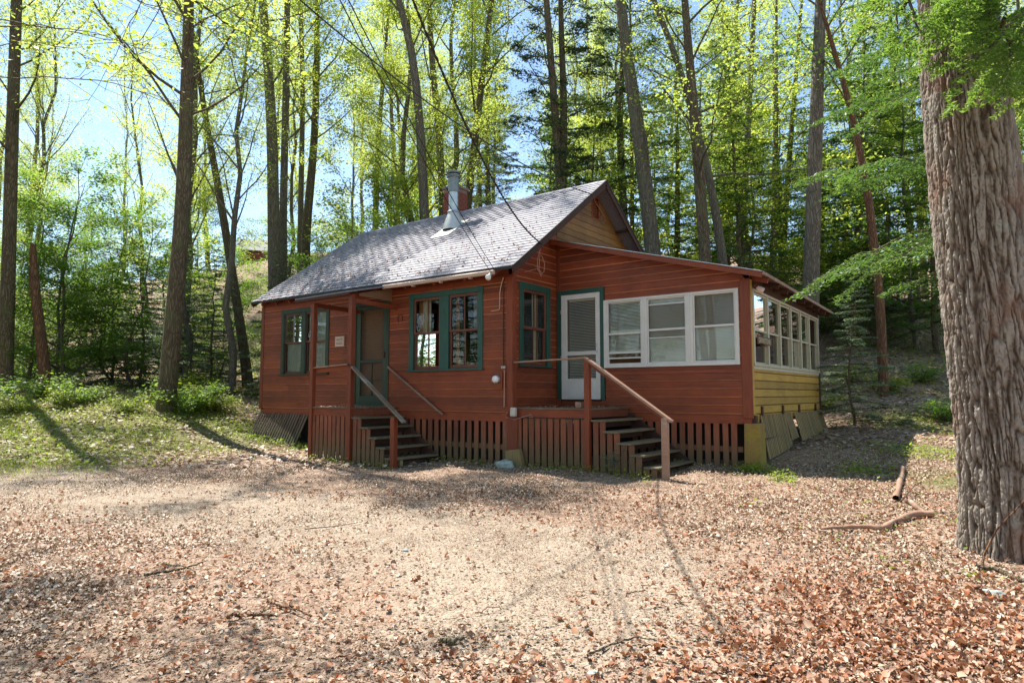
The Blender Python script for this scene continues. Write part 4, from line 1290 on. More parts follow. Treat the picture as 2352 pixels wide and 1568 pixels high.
B2('batten', M['black'], (.10, -.008, -.085), (1.49, -.001, -.065))
B2('skirt_board', M['picket'], (.03, -.001, -.65), (.19, .018, -.07))


# ================================================================== SMALL THINGS ON THE CABIN
def thing_obj(o, label, cat, group=None):
    return tag(o, label, cat, group)
# electric meter
em = empty('electric_meter', (-.255, -.03, .60))
tag(em, 'round glass electric meter on a red box beside the front corner', 'electric meter')
MB().box((-.07, -.075, -.17), (.10, .0, .12)).build('box', M['red_z'], em, bevel=.006)
mb = MB(); mb.tube([(0, -.075, .0), (0, -.11, .0), (0, -.112, 0)], [.075, .078, .075], 24); mb.build('collar', M['galv'], em)
mb = MB(); mb.tube([(0, -.112, 0), (0, -.15, 0), (0, -.175, 0), (0, -.185, 0)], [.066, .064, .045, .004], 24); mb.build('dial_cover', M['bulb'], em, smooth=True)
mb = MB(); mb.tube([(.13, -.03, .17), (.13, -.035, -.5)], [.014, .014], 8); mb.build('conduit', M['copper'], em)
for dx in (.07, .12):
    MB().box((dx, -.06, .19), (dx + .03, -.02, .24)).build('fitting', M['gray_box'], em, bevel=.008)
jb = MB().box((.045, -.13, -.06), (.155, -.045, .10)).build('junction_box', M['gray_box'], bevel=.015)
tag(jb, 'pale grey utility box low on the front corner post above the deck', 'utility box')
# horseshoe
hs = []
for k in range(13):
    a = math.radians(-50 + k * 280 / 12)
    hs.append((-2.845 + .068 * math.cos(a), -.034, 1.885 + .085 * math.sin(a)))
tag(MB().tube(hs, .009, 6).build('horseshoe', M['iron']), 'rusty horseshoe nailed between the screen door and the double window', 'horseshoe')
# small framed sign
sn = empty('name_sign', (-4.745, -.026, 1.50))
tag(sn, 'small framed cream name sign left of the green screen door', 'sign')
MB().box((-.155, -.018, -.115), (.155, .0, .115)).build('frame', M['gutter'], sn, bevel=.004)
MB().box((-.135, -.022, -.095), (.135, -.0185, .095)).build('face', M['sign'], sn)
def text_mesh(body, size, mat, parent, loc, rot, ext=.001):
    fc = bpy.data.curves.new('lettering', 'FONT'); fc.body = body; fc.size = size; fc.extrude = ext
    tmp = bpy.data.objects.new('tmp', fc); col.objects.link(tmp)
    bpy.context.view_layer.update()
    me = bpy.data.meshes.new_from_object(tmp)
    bpy.data.objects.remove(tmp)
    me.materials.clear(); me.materials.append(mat)
    o = link('lettering', me, parent, loc); o.rotation_euler = rot
    return o
text_mesh('LADYS', .075, M['ink'], sn, (-.115, -.0235, .02), (math.pi / 2, 0, 0))
MB().box((-.11, -.0232, -.03), (.10, -.0222, -.018)).box((-.10, -.0232, -.062), (.11, -.0222, -.05)).build('fine_print', M['iron'], sn)
text_mesh('GRINSTONE', .125, M['gold'], sg, (.0215, .03, -.045), (math.pi / 2, 0, math.pi / 2))
# lamps
lm = empty('flood_lamp', (-.10, -.50, 2.41)); tag(lm, 'small white lamp at the right end of the pale gutter', 'lamp')
mb = MB(); mb.tube([(0, 0, .06), (0, -.01, .03), (0, -.03, .0)], [.022, .03, .035], 12); mb.build('socket', M['gray_box'], lm)
mb = MB(); mb.tube([(0, -.03, 0), (0, -.06, -.03), (0, -.085, -.05), (0, -.10, -.06)], [.032, .055, .05, .005], 14); mb.build('bulb', M['bulb'], lm, smooth=True)
lm = empty('flood_lamp', (W + .06, D1 + .12, 2.12)); tag(lm, 'tan flood lamp under the porch eave above the side windows', 'lamp')
mb = MB(); mb.tube([(0, 0, .05), (.02, -.02, .02), (.05, -.01, -.02)], [.03, .03, .035], 12); mb.build('socket', M['iron'], lm)
mb = MB(); mb.tube([(.05, -.01, -.02), (.09, .02, -.06), (.12, .05, -.085), (.125, .053, -.09)], [.03, .055, .06, .005], 14); mb.build('bulb', M['sign'], lm, smooth=True)
# little block of wood on the right deck
tag(MB().box((1.30, .02, .105), (1.42, .12, .20)).build('wood_block', M['rail'], bevel=.006), 'short brown wood block on the deck edge beside the rail post', 'block')
# slumped wooden block and stone at the corner
cb = MB(); cb.add([(.00, -.17, -1.0), (.33, -.14, -1.0), (.33, -.02, -.98), (.0, -.04, -.98), (-.05, -.16, -.66), (.24, -.13, -.62), (.25, -.03, -.62), (-.04, -.05, -.66)],
                  [(0, 3, 2, 1), (4, 5, 6, 7), (0, 1, 5, 4), (1, 2, 6, 5), (2, 3, 7, 6), (3, 0, 4, 7)])
tag(cb.build('wood_block', M['picket_pale'], bevel=.012), 'tan square-cut block leaning against the corner skirting behind the pale stone', 'block')


def rock(name, loc, s, mat, seed):
    n1, n2 = 18, 12
    V = []
    for i in range(n2 + 1):
        ph = math.pi * i / n2
        for j in range(n1):
            th = 2 * math.pi * j / n1
            d = np.array([math.sin(ph) * math.cos(th), math.sin(ph) * math.sin(th), math.cos(ph)])
            r = 1 + .22 * math.sin(3 * th + seed) * math.sin(ph) + .12 * math.sin(5 * ph + seed * 2 + th)
            V.append(d * r * np.array(s))
    F = [(i * n1 + j, i * n1 + (j + 1) % n1, (i + 1) * n1 + (j + 1) % n1, (i + 1) * n1 + j) for i in range(n2) for j in range(n1)]
    return link(name, np_mesh(name, np.array(V), np.array(F), mat, True), None, loc)
p = gp(1160, 1075)
tag(rock('stone', (p[0], p[1], h1(p[0], p[1]) + .05), (.17, .12, .09), M['stone'], 2), 'pale bluish stone on the ground before the corner skirting', 'stone')


# cables
def cable(label, pts, r, mat, group='overhead wires to the cabin', sag=0, n=40, seg_n=6, twist=None):
    P = [Vector(q) for q in pts]
    out = []
    for a, b in zip(P[:-1], P[1:]):
        for k in range(n):
            f = k / n
            q = a.lerp(b, f); q.z -= sag * 4 * f * (1 - f)
            out.append(np.array(q))
    out.append(np.array(P[-1]))
    out = np.array(out)
    T = Tubes()
    if twist:
        ph = np.arange(len(out)) * 1.3
        for s_ in (0, math.pi):
            o2 = out.copy(); o2[:, 0] += twist * np.cos(ph + s_); o2[:, 2] += twist * np.sin(ph + s_)
            T.add(o2, np.full(len(out), r * .7), 5)
    else:
        T.add(out, np.full(len(out), r), seg_n)
    o = link('overhead_cable', T.mesh('overhead_cable', mat))
    return tag(o, label, 'cable', group)
def wpt(xd, yd, dep): return tuple(at(xd, yd, dep))
gx0 = (.02, 2.92, 4.62)
cable('thin black wire crossing the treetops down to the gable peak', [wpt(620, -60, 7.5), (.40, 2.30, 4.47)], .010, M['black'], sag=.35)
cable('left strand of the paired wires falling to the front eave corner', [wpt(750, -60, 5.0), (-.10, -.46, 2.46)], .006, M['black'], sag=.12)
cable('right strand of the paired wires falling to the front eave corner', [wpt(770, -60, 5.0), (-.02, -.47, 2.50)], .006, M['black'], sag=.10)
cable('thick twisted cable sagging over the roof to the rake edge', [wpt(925, -60, 6.0), (.37, .42, 3.10)], .012, M['black'], sag=.42, n=160, twist=.009)
# cable loops under the rake
loop = [(.36, .42, 3.08), (.34, .40, 2.96), (.30, .38, 2.80), (.29, .40, 2.62), (.31, .48, 2.54), (.32, .57, 2.60), (.31, .60, 2.76), (.30, .54, 2.88), (.31, .45, 2.90), (.33, .40, 2.78), (.31, .42, 2.60), (.30, .50, 2.50), (.28, .56, 2.57), (.24, .50, 2.66), (.15, .40, 2.62), (.06, .30, 2.58)]
tag(MB().tube(loop, .008, 6).build('cable_loop', M['copper']), 'tangled cable loops hanging below the rake at the front corner', 'cable')
mb = MB(); mb.tube([(-.15, -.06, 2.45), (-.20, -.045, 2.36), (-.245, -.04, 2.2), (-.25, -.04, 1.9), (-.27, -.04, 1.868), (-.45, -.04, 1.856)], .010, 8)
tag(mb.build('wall_cable', M['gutter']), 'pale hooked cable running down the wall right of the double window', 'cable')
mb = MB(); mb.tube([(-.16, -.045, 2.42), (-.165, -.042, 1.6), (-.16, -.042, .85)], .009, 6)
tag(mb.build('service_cable', M['black']), 'dark straight cable down the corner to the electric meter', 'cable')
mb = MB(); mb.tube([(.02, 2.95, 4.75), (.05, 3.0, 4.55), (.06, 3.3, 4.36), (.07, 3.42, 4.22), (.06, 3.30, 4.12), (.06, 3.22, 4.25), (.05, 3.36, 4.33)], .010, 6)
tag(mb.build('cable_loop', M['copper']), 'thin cable loop hanging beside the gable vent', 'cable')
mb = MB(); mb.tube([(-.06, -.05, .02), (-.10, -.05, -.08), (.10, -.06, -.115), (.3, -.05, -.06), (.45, -.05, -.02), (.5, -.06, -.06), (.42, -.05, -.07)], .009, 6)
tag(mb.build('ground_wire', M['copper']), 'tangled pinkish wire along the front edge of the right deck', 'cable')


# ================================================================== TREES
def leaf_quads(C, size, rg, flat=.5, aspect=.62, fold=False, dirs=None, sg=.3):
    """C (n,3) centres -> rhombic leaves; flat = how strongly normals point up"""
    n = len(C)
    N = rg.normal(size=(n, 3)); N[:, 2] = np.abs(N[:, 2]) + flat * 2.2
    N /= np.linalg.norm(N, axis=1)[:, None]
    A = rg.normal(size=(n, 3)) if dirs is None else dirs + rg.normal(size=(n, 3)) * .25
    A -= (A * N).sum(1)[:, None] * N
    A /= np.linalg.norm(A, axis=1)[:, None] + 1e-9
    B = np.cross(N, A)
    s = size * (np.clip(np.exp(rg.normal(0, sg, n)), .4, 1.7))[:, None]
    a = A * s * .5; b = B * s * .5 * aspect
    if not fold:
        V = np.stack([C - a, C - a * .1 + b, C + a, C - a * .1 - b], 1).reshape(-1, 3)
        F = np.arange(4 * n).reshape(n, 4)
        return V, F
    up = N * s * fold * rg.uniform(-.6, 1.2, n)[:, None]
    up2 = N * s * fold * rg.uniform(-.5, 1.2, n)[:, None]
    V = np.stack([C - a, C + a, C + a * .35 + b + up, C - a * .45 + b * .9 + up2, C + a * .35 - b + up2, C - a * .45 - b * .9 + up], 1).reshape(-1, 3)
    i = (np.arange(n) * 6)[:, None]
    F = np.concatenate([i + np.array([[0, 1, 2, 3]]), i + np.array([[0, 5, 4, 1]])], 0)
    return V, F


def curve(p0, d0, length, npts, rg, up=0.0, wob=.12):
    P = [np.array(p0, float)]; d = np.array(d0, float); d /= np.linalg.norm(d)
    st = length / (npts - 1)
    for _ in range(npts - 1):
        d = d + rg.normal(size=3) * wob + np.array([0, 0, up])
        d /= np.linalg.norm(d)
        P.append(P[-1] + d * st)
    return np.array(P)


def interp(P, f):
    s = f * (len(P) - 1); i = min(int(s), len(P) - 2)
    return P[i] + (P[i + 1] - P[i]) * (s - i)


def deciduous(seed, path, radii, limb_from, n_limbs, limb_len, n_leaf, leaf_size, leafmat, barkmat, spread=(40, 75), up=.06, sub=7, sig=.28, flat=.6, sides=10, trunk_name='trunk', limb_fn=None):
    rg = np.random.default_rng(seed)
    T = Tubes()
    path = np.array(path, float); radii = np.array(radii, float)
    T.add(path, radii, sides)
    H = len(path)
    tips = []
    for k in range(n_limbs):
        f = limb_from + (1 - limb_from) * ((k + rg.uniform(0, .8)) / n_limbs)
        f = min(f, .985)
        p = interp(path, f); r = float(np.interp(f * (H - 1), np.arange(H), radii))
        az = rg.uniform(0, 2 * math.pi) if limb_fn is None else limb_fn(k, rg)
        an = math.radians(rg.uniform(*spread) * (1 - .25 * f))
        d = np.array([math.sin(an) * math.cos(az), math.sin(an) * math.sin(az), math.cos(an)])
        ln = limb_len * rg.uniform(.6, 1.2) * (1.1 - .55 * (f - limb_from) / (1 - limb_from + 1e-6))
        C = curve(p, d, ln, 7, rg, up, .13)
        r0 = min(r * .5, .010 + ln * .0075)
        T.add(C, np.linspace(r0, .006, 7), 5)
        for j in range(sub):
            g = rg.uniform(.25, .98)
            q = interp(C, g)
            dd = (C[-1] - C[0]) / ln
            d2 = dd + rg.normal(size=3) * .65; d2[2] *= .6
            l2 = ln * rg.uniform(.22, .5) * (1.15 - g * .5)
            C2 = curve(q, d2, l2, 5, rg, up * .6, .18)
            T.add(C2, np.linspace(max(.004, r0 * .4 * (1.1 - g)), .0025, 5), 3)
            tips.append((C2, l2))
        tips.append((C[2:], ln * .5))
    # leaves
    wts = np.array([l for _, l in tips]); wts /= wts.sum()
    idx = rg.choice(len(tips), n_leaf, p=wts)
    fr_ = rg.beta(1.6, 1.0, n_leaf)
    PT = np.zeros((n_leaf, 3))
    for i_, (C, l) in enumerate(tips):
        msk = idx == i_
        if not msk.any(): continue
        s = fr_[msk] * (len(C) - 1); a = np.minimum(s.astype(int), len(C) - 2)
        PT[msk] = C[a] + (C[a + 1] - C[a]) * (s - a)[:, None]
    # bunch the leaves in small sprays
    off = rg.normal(size=(n_leaf, 3)) * np.array([sig, sig, sig * .45])
    V, F = leaf_quads(PT + off, leaf_size, rg, flat)
    return T.mesh('trunk', barkmat), np_mesh('crown', V, F, leafmat)


def conifer(seed, H, r0, start, nb, blen, nneed, mat, barkmat, droop=-.05, size=.09, lean=(0, 0), gap=0., sides=9, needle_asp=.32):
    rg = np.random.default_rng(seed)
    T = Tubes()
    npz = 12
    zz = np.linspace(0, H, npz)
    path = np.stack([lean[0] * zz + .05 * np.cumsum(rg.normal(size=npz)), lean[1] * zz + .05 * np.cumsum(rg.normal(size=npz)), zz], 1)
    path[0, :2] = 0
    rad = r0 * (1 - zz / H * .93); rad[0] *= 1.25
    T.add(path, rad, sides)
    P = []; Dr = []
    tot = 0
    brs = []
    for k in range(nb):
        f = start + (1 - start) * (k / nb) ** .95
        p = interp(path, min(f, .99))
        az = k * 2.4 + rg.uniform(-.5, .5)
        ln = blen * (1.02 - (f - start) / (1 - start)) * rg.uniform(.6, 1.15) + .25
        if gap and rg.random() < gap: ln *= .45
        d = np.array([math.cos(az), math.sin(az), .12])
        C = curve(p, d, ln, 7, rg, droop, .06)
        T.add(C, np.linspace(.012 + ln * .009, .004, 7), 4)
        brs.append((C, ln))
    w_ = np.array([l ** 1.5 for _, l in brs]); w_ /= w_.sum()
    cnt = rg.multinomial(nneed, w_)
    for (C, ln), n in zip(brs, cnt):
        f = rg.beta(1.5, .9, n)
        s = f * 6; a = np.minimum(s.astype(int), 5)
        base = C[a] + (C[a + 1] - C[a]) * (s - a)[:, None]
        d = (C[-1] - C[0]); d /= np.linalg.norm(d)
        side = np.cross(d, [0, 0, 1]); side /= np.linalg.norm(side)
        # feathery side twigs, grouped
        tw = np.round(f * 22) / 22
        wdt = ln * .36 * (1.15 - tw) + .05
        u = rg.uniform(-1, 1, n)
        base = C[np.minimum((tw * 6).astype(int), 5)] * (1 - (tw * 6 % 1))[:, None] + C[np.minimum((tw * 6).astype(int) + 1, 6)] * (tw * 6 % 1)[:, None]
        pt = base + side[None] * (u * wdt)[:, None] + d[None] * (np.abs(u) * wdt * .55)[:, None]
        pt[:, 2] -= (np.abs(u) * wdt) ** 1.3 * .28
        pt += rg.normal(size=(n, 3)) * np.array([.025, .025, .02])
        P.append(pt); Dr.append(side[None] * np.sign(u)[:, None] * .5 + d[None] * rg.normal(.5, .6, n)[:, None])
    P = np.concatenate(P); Dr = np.concatenate(Dr)
    V, F = leaf_quads(P, size, rg, .9, needle_asp, dirs=Dr)
    return T.mesh('trunk', barkmat), np_mesh('crown', V, F, mat)


def tree(name, meshes, loc, rz, scale, label, group=None, cat='tree', tilt=(0, 0)):
    root = empty(name, loc)
    root.rotation_euler = (tilt[0], tilt[1], rz)
    root.scale = scale if isinstance(scale, tuple) else (scale,) * 3
    link('trunk', meshes[0], root)
    if meshes[1] is not None:
        link('crown', meshes[1], root)
    return tag(root, label, cat, group)


def straight(H, r0, n=12, wob=.12, seed=0, lean=(0, 0), flare=1.35):
    rg = np.random.default_rng(seed)
    z = np.linspace(0, H, n)
    w = np.cumsum(rg.normal(size=(n, 2)) * wob, 0); w[0] = 0
    P = np.stack([w[:, 0] + lean[0] * z, w[:, 1] + lean[1] * z, z], 1)
    R = r0 * (1 - .85 * z / H); R[0] *= flare
    # short flare section
    P = np.insert(P, 1, P[0] * .965 + P[1] * .035 + np.array([0, 0, .1]), 0); R = np.insert(R, 1, r0 * 1.02)
    P[0, 2] -= .25
    return P, R


# ---- shared kinds
KIND = {}
for k in range(5):
    P, R = straight(20 + k, .19 + .03 * (k % 3), 12, .16, 100 + k)
    KIND['maple%d' % k] = deciduous(200 + k, P, R, .28 - .02 * (k % 3), 22, 4.6, 24000, .085, M['leaf_spring'], M['bark'] if k % 2 else M['bark_grey'], up=.07, sig=.30)
for k in range(2):
    P, R = straight(21, .16, 12, .18, 120 + k)
    KIND['bare%d' % k] = deciduous(220 + k, P, R, .34, 20, 4.2, 10000, .078, M['leaf_spring'], M['bark_grey'], spread=(22, 50), up=.1, sig=.3)
for k in range(3):
    P, R = straight(6.5 + k, .055 + .01 * k, 9, .12, 140 + k)
    KIND['under%d' % k] = deciduous(240 + k, P, R, .10, 26, 2.6, 13000, .088, M['leaf_green'], M['bark_grey'], spread=(60, 88), up=.0, sig=.20, flat=1.1, sides=7)
for k in range(2):
    P, R = straight(8.5 + k, .07, 9, .14, 150 + k)
    KIND['bright%d' % k] = deciduous(250 + k, P, R, .22, 24, 2.9, 11000, .092, M['leaf_bright'], M['bark_grey'], spread=(50, 85), up=.01, sig=.22, flat=.9, sides=7)
KIND['hem0'] = conifer(300, 15, .20, .10, 95, 3.4, 26000, M['needle'], M['bark'], droop=-.035, size=.12)
KIND['hem1'] = conifer(301, 11, .12, .06, 85, 2.6, 24000, M['needle'], M['bark'], droop=-.04, size=.105)
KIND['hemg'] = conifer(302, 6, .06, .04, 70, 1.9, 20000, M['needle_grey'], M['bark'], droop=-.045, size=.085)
KIND['pine0'] = conifer(303, 24, .24, .22, 90, 3.2, 20000, M['pine'], M['bark'], droop=.01, size=.17, gap=.35, needle_asp=.22)
KIND['pine1'] = conifer(304, 22, .20, .30, 70, 2.8, 15000, M['pine'], M['bark'], droop=-.01, size=.16, gap=.4, needle_asp=.22)

# ---- key trunks, placed and shaped one by one
def key_path(pts, depth, widths, top_extra=None):
    """trunk line through photo points at a fixed depth -> local path around its base"""
    W_ = [at(x, y, depth) for x, y in pts]
    base = W_[0].copy()
    g = h1(base[0], base[1])
    base[2] = min(base[2], g) if len(pts) else g
    base = np.array([base[0], base[1], g])
    P = [np.array([0, 0, -.25])] + [q - base for q in W_]
    R = [widths[0] / 1525.8 * depth / 2 * 1.15] + [w_ / 1525.8 * depth / 2 for w_ in widths]
    if top_extra:
        d = P[-1] - P[-2]; d /= np.linalg.norm(d)
        for e in (.35, .7, 1.0):
            P.append(P[len(pts)] + d * top_extra * e); R.append(R[len(pts)] * (1 - .85 * e))
    # resample smoothly
    P = np.array(P); R = np.array(R)
    s = np.concatenate([[0], np.cumsum(np.linalg.norm(np.diff(P, axis=0), axis=1))]); q = np.linspace(0, s[-1], 22)
    PP = np.stack([np.interp(q, s, P[:, i]) for i in range(3)], 1)
    k = np.array([.25, .5, .25]); Q = PP.copy(); Q[1:-1] = PP[:-2] * .25 + PP[1:-1] * .5 + PP[2:] * .25
    return base, Q, np.interp(q, s, R)

def side_az(*ranges):
    def fn(k, rg):
        a, b = ranges[k % len(ranges)]
        return rg.uniform(a, b)
    return fn

# (points base->top, depth, widths, extra height, limb_from, limbs, limb length, leaves, kind, label)
KEYS = [
    ([(10, 890), (20, 600), (28, 300), (38, 0)], 20, [34, 28, 25, 22], 8, .35, 16, 4.0, 5500, 'spring', 'bark', 'tall straight trunk at the far left edge of the clearing'),
    ([(380, 945), (402, 700), (420, 480), (428, 240), (432, 60), (436, -60)], 17.8, [42, 37, 33, 28, 23, 18], 6, .42, 24, 4.6, 11000, 'spring', 'bark', 'large forked brown trunk standing alone left of the cabin'),
    ([(572, 885), (545, 700), (510, 480), (470, 260), (440, 60)], 26, [24, 20, 17, 13, 9], 6, .35, 16, 3.5, 7000, 'spring', 'bark', 'long trunk leaning left, mossy foot near the cabin corner'),
    ([(632, 800), (630, 600), (625, 300), (612, 100), (600, -40)], 25, [30, 28, 24, 20, 16], 8, .42, 14, 4.2, 9000, 'spring', 'bark_grey', 'thick grey trunk behind the left roof corner, left one of the close pair'),
    ([(652, 800), (650, 500), (656, 250), (660, 0)], 26, [20, 17, 16, 13], 8, .42, 12, 3.6, 8000, 'spring', 'bark_grey', 'slimmer grey trunk just right of the thick one at the left roof corner'),
    ([(688, 800), (690, 500), (696, 200), (690, 0)], 29, [15, 13, 11, 9], 7, .45, 10, 3.5, 6000, 'spring', 'bark_grey', 'thin dark trunk between the close pair and the twin-topped tree'),
    ([(705, 780), (700, 560), (722, 330), (728, 150), (728, 0)], 27, [24, 21, 17, 14, 10], 6, .40, 14, 4.0, 8000, 'spring', 'bark', 'curving trunk with a twin top above the left roof slope'),
    ([(860, 760), (862, 500), (868, 330), (880, 180)], 32, [14, 14, 12, 9], 6, .35, 14, 3.4, 7000, 'bright', 'bark_grey', 'slim trunk above the middle of the roof left of the chimney'),
    ([(985, 800), (975, 500), (968, 330), (950, 130), (905, -40)], 24, [26, 23, 20, 18, 14], 7, .42, 14, 4.2, 8000, 'spring', 'bark_grey', 'tall grey trunk rising just left of the chimney and bending left'),
    ([(1020, 800), (1018, 480), (1008, 300), (990, 120), (985, 0)], 26, [22, 18, 16, 14, 11], 7, .42, 12, 4.0, 8000, 'spring', 'bark_grey', 'straight trunk directly behind the stovepipe'),
    ([(1068, 800), (1072, 470), (1092, 320), (1110, 150), (1130, 0)], 26, [22, 19, 17, 14, 11], 7, .42, 14, 4.2, 8000, 'spring', 'bark', 'trunk just right of the brick chimney leaning right'),
    ([(1295, 800), (1288, 430), (1270, 200), (1255, 0)], 24, [24, 21, 17, 14], 9, .30, 16, 3.0, 100, 'spring', 'bark', 'straight pine trunk with dead twigs above the right part of the roof'),
    ([(1520, 860), (1500, 570), (1470, 330), (1435, 90), (1420, -40)], 22, [42, 36, 32, 26, 22], 9, .30, 16, 3.5, 3500, 'spring', 'bark_grey', 'massive leaning trunk behind the gable leaning left'),
    ([(1452, 800), (1452, 470), (1450, 250), (1448, 60)], 27, [12, 10, 8, 6], 4, .30, 22, 2.2, 2000, 'spring', 'bark', 'thin dark stem left of the massive leaning trunk'),
    ([(1632, 860), (1620, 590), (1598, 300), (1580, 100), (1570, -40)], 20, [34, 27, 23, 18, 15], 7, .30, 22, 3.8, 10000, 'bright', 'bark', 'leaf-wrapped trunk with yellow green leaves above the porch roof'),
    ([(1680, 860), (1662, 600), (1625, 380), (1560, 150), (1490, -30)], 21, [24, 21, 17, 14, 11], 5, .35, 16, 3.4, 9000, 'bright', 'bark_grey', 'limb-like trunk slanting left across the leaf-wrapped trunk'),
    ([(1700, 860), (1702, 600), (1718, 300), (1730, 60)], 25, [18, 16, 13, 10], 7, .35, 14, 3.4, 8000, 'bright', 'bark_grey', 'slender upright trunk above the low end of the porch roof'),
    ([(1765, 860), (1775, 640), (1780, 450), (1782, 200)], 27, [20, 16, 14, 10], 6, .3, 12, 3.2, 6000, 'bright', 'bark_grey', 'left stem of the close clump behind the porch eave'),
    ([(1786, 860), (1796, 620), (1810, 400), (1830, 150)], 28, [16, 14, 12, 9], 6, .3, 12, 3.2, 6000, 'bright', 'bark', 'right stem of the close clump behind the porch eave'),
    ([(1858, 880), (1864, 600), (1872, 350), (1882, 80), (1886, -40)], 18, [40, 35, 31, 25, 21], 8, .42, 16, 3.6, 7000, 'bright', 'bark_grey', 'stout upright grey trunk right of the porch roof'),
    ([(2030, 905), (2022, 700), (1995, 450), (1955, 250), (1905, 80)], 17, [22, 20, 17, 13, 9], 4, .55, 10, 2.6, 4000, 'green', 'bark_dead', 'crooked reddish trunk on the right slope leaning left'),
]
LM = {'spring': M['leaf_spring'], 'bright': M['leaf_bright'], 'green': M['leaf_green']}
for i_, (pts, dep, wd_, ex, lf, nl, ll, nlv, lk, bk, lab) in enumerate(KEYS):
    base, P, R = key_path(pts, dep, wd_, ex)
    ms = deciduous(500 + i_, P, R, lf, nl, ll, int(nlv * (.6 if dep < 28 and pts[0][0] > 1200 else 1.15)), .085, LM[lk], M[bk], up=.05, sig=.26, sides=14, spread=(35, 80))
    tree('tall_tree', ms, tuple(base), 0, 1.0, lab)
# forked limb of the solitary left tree
# dead snag
base, P, R = key_path([(105, 872), (92, 760), (78, 650), (76, 560)], 20, [26, 23, 20, 12], None)
T = Tubes(); T.add(P, R, 10)
tag(link('dead_snag', T.mesh('dead_snag', M['bark_dead']), None, tuple(base)), 'broken reddish brown snag near the left edge of the clearing', 'tree')

# ---- forest filler
fr = np.random.default_rng(77)
occupied = []
def ok_spot(x, y, dmin):
    if -9.5 < x < 6 and -3 < y < 9.0: return False
    q = np.array([x, y, 1.0]) - CAM
    if abs(1176 + 1525.8 * (q @ RT) / (q @ FW) - 585) < 26 and q @ FW < 50: return False
    for (a, b) in occupied:
        if (a - x) ** 2 + (b - y) ** 2 < dmin ** 2: return False
    return True
def scatter(n, d0, d1, u0, u1, kinds, label, group, name, smin, smax, dmin=1.6):
    c = 0; tries = 0
    while c < n and tries < n * 30:
        tries += 1
        dep = math.sqrt(fr.uniform(d0 * d0, d1 * d1)); u = fr.uniform(u0, u1)
        p = at(1176 + u * 1525.8, 784, dep)
        x, y = p[0], p[1]
        if not ok_spot(x, y, dmin): continue
        occupied.append((x, y))
        z = h1(x, y)
        s = fr.uniform(smin, smax)
        tree(name, KIND[kinds[fr.integers(len(kinds))]], (x, y, z - .05), fr.uniform(0, 6.28), s, label, group, tilt=(fr.normal(0, .03), fr.normal(0, .03)))
        c += 1
scatter(8, 23, 34, -.78, .0, ['maple0', 'bare0', 'maple2', 'bare1'], 'slender leafing tree in the near woods behind and left of the cabin', 'near woods left', 'forest_tree', .8, 1.05)
scatter(30, 34, 66, -.85, .35, ['maple0', 'bare0', 'maple2', 'bare1', 'maple4', 'bare0', 'bare1'], 'thin distant tree in the spring woods beyond the cabin roof', 'distant woods', 'forest_tree', .8, 1.1)
scatter(8, 32, 60, -.1, .7, ['pine0', 'pine1'], 'tall sparse pine in the woods behind the gable', 'pines behind the cabin', 'pine_tree', .8, 1.1)
scatter(18, 26, 58, .25, .9, ['maple1', 'bare0', 'maple3', 'bare1', 'hem0'], 'tall green tree on the wooded slope right of the cabin', 'trees on the right slope', 'forest_tree', .7, 1.0)
scatter(7, 22, 30, -.80, -.36, ['under0', 'under1', 'under2', 'under0', 'bright0'], 'low green leafy sapling at the left edge of the woods', 'saplings left', 'sapling', .7, 1.0, 1.2)
scatter(20, 25, 46, -.85, .1, ['under0', 'under2', 'bright0', 'bright1', 'under1'], 'layered green understory tree deeper in the left woods', 'understory left', 'understory_tree', .8, 1.2, 1.3)
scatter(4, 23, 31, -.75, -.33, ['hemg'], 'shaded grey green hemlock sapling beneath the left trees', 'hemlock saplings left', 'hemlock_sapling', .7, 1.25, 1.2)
scatter(14, 23, 36, .0, .8, ['bright0', 'bright1', 'under1', 'hem1'], 'leafy understory tree behind the porch', 'understory behind', 'understory_tree', .8, 1.2, 1.3)
scatter(7, 27, 38, .45, .85, ['bright0', 'bright1', 'under2', 'hem1', 'under0'], 'dense hemlock on the slope right of the porch', 'hemlocks right', 'hemlock_tree', .6, 1.0, 1.2)
# placed ones
def placed(kind, xd, yd, dep, s, label, name, rz=0, group=None):
    p = at(xd, yd, dep)
    return tree(name, KIND[kind], (p[0], p[1], h1(p[0], p[1]) - .05), rz, s, label, group)
placed('pine0', 1300, 900, 23.5, .95, 'sparse pine crown just behind the right part of the roof', 'pine_tree', 1)
placed('pine1', 1440, 900, 24, 1.0, 'dark drooping pine crown above the gable peak', 'pine_tree', 2)
placed('hem0', 1560, 900, 27, .9, 'dark bluish hemlock between the gable and the leaf-wrapped trunk', 'hemlock_tree', 3)
placed('hem1', 2160, 900, 22, 1.0, 'green hemlock just left of the big foreground maple', 'hemlock_tree', 4.2)
placed('hemg', 1965, 1000, 14.5, .55, 'low grey green hemlock bush right of the porch corner', 'hemlock_sapling', .3)
placed('under1', 150, 900, 22, 1.0, 'bright green layered sapling left of the solitary forked tree', 'sapling', 1.1)
placed('under0', 260, 900, 24, .95, 'tall green sapling close left of the solitary forked tree', 'sapling', 2.9)
placed('under2', 60, 900, 22, .85, 'green leafy sapling by the tall trunk at the left edge', 'sapling', 4.1)
placed('bright0', 800, 800, 23, .95, 'yellow green leafy tree above the left roof slope', 'understory_tree', .5)
placed('bright1', 900, 800, 24, .9, 'yellow green leafy tree left of the stovepipe', 'understory_tree', 2.5)
placed('hemg', 480, 900, 24, .9, 'grey green hemlock sapling between the forked tree and the cabin', 'hemlock_sapling', 2.4)
placed('hemg', 320, 900, 23, .8, 'grey green hemlock sapling just left of the forked tree', 'hemlock_sapling', 5)

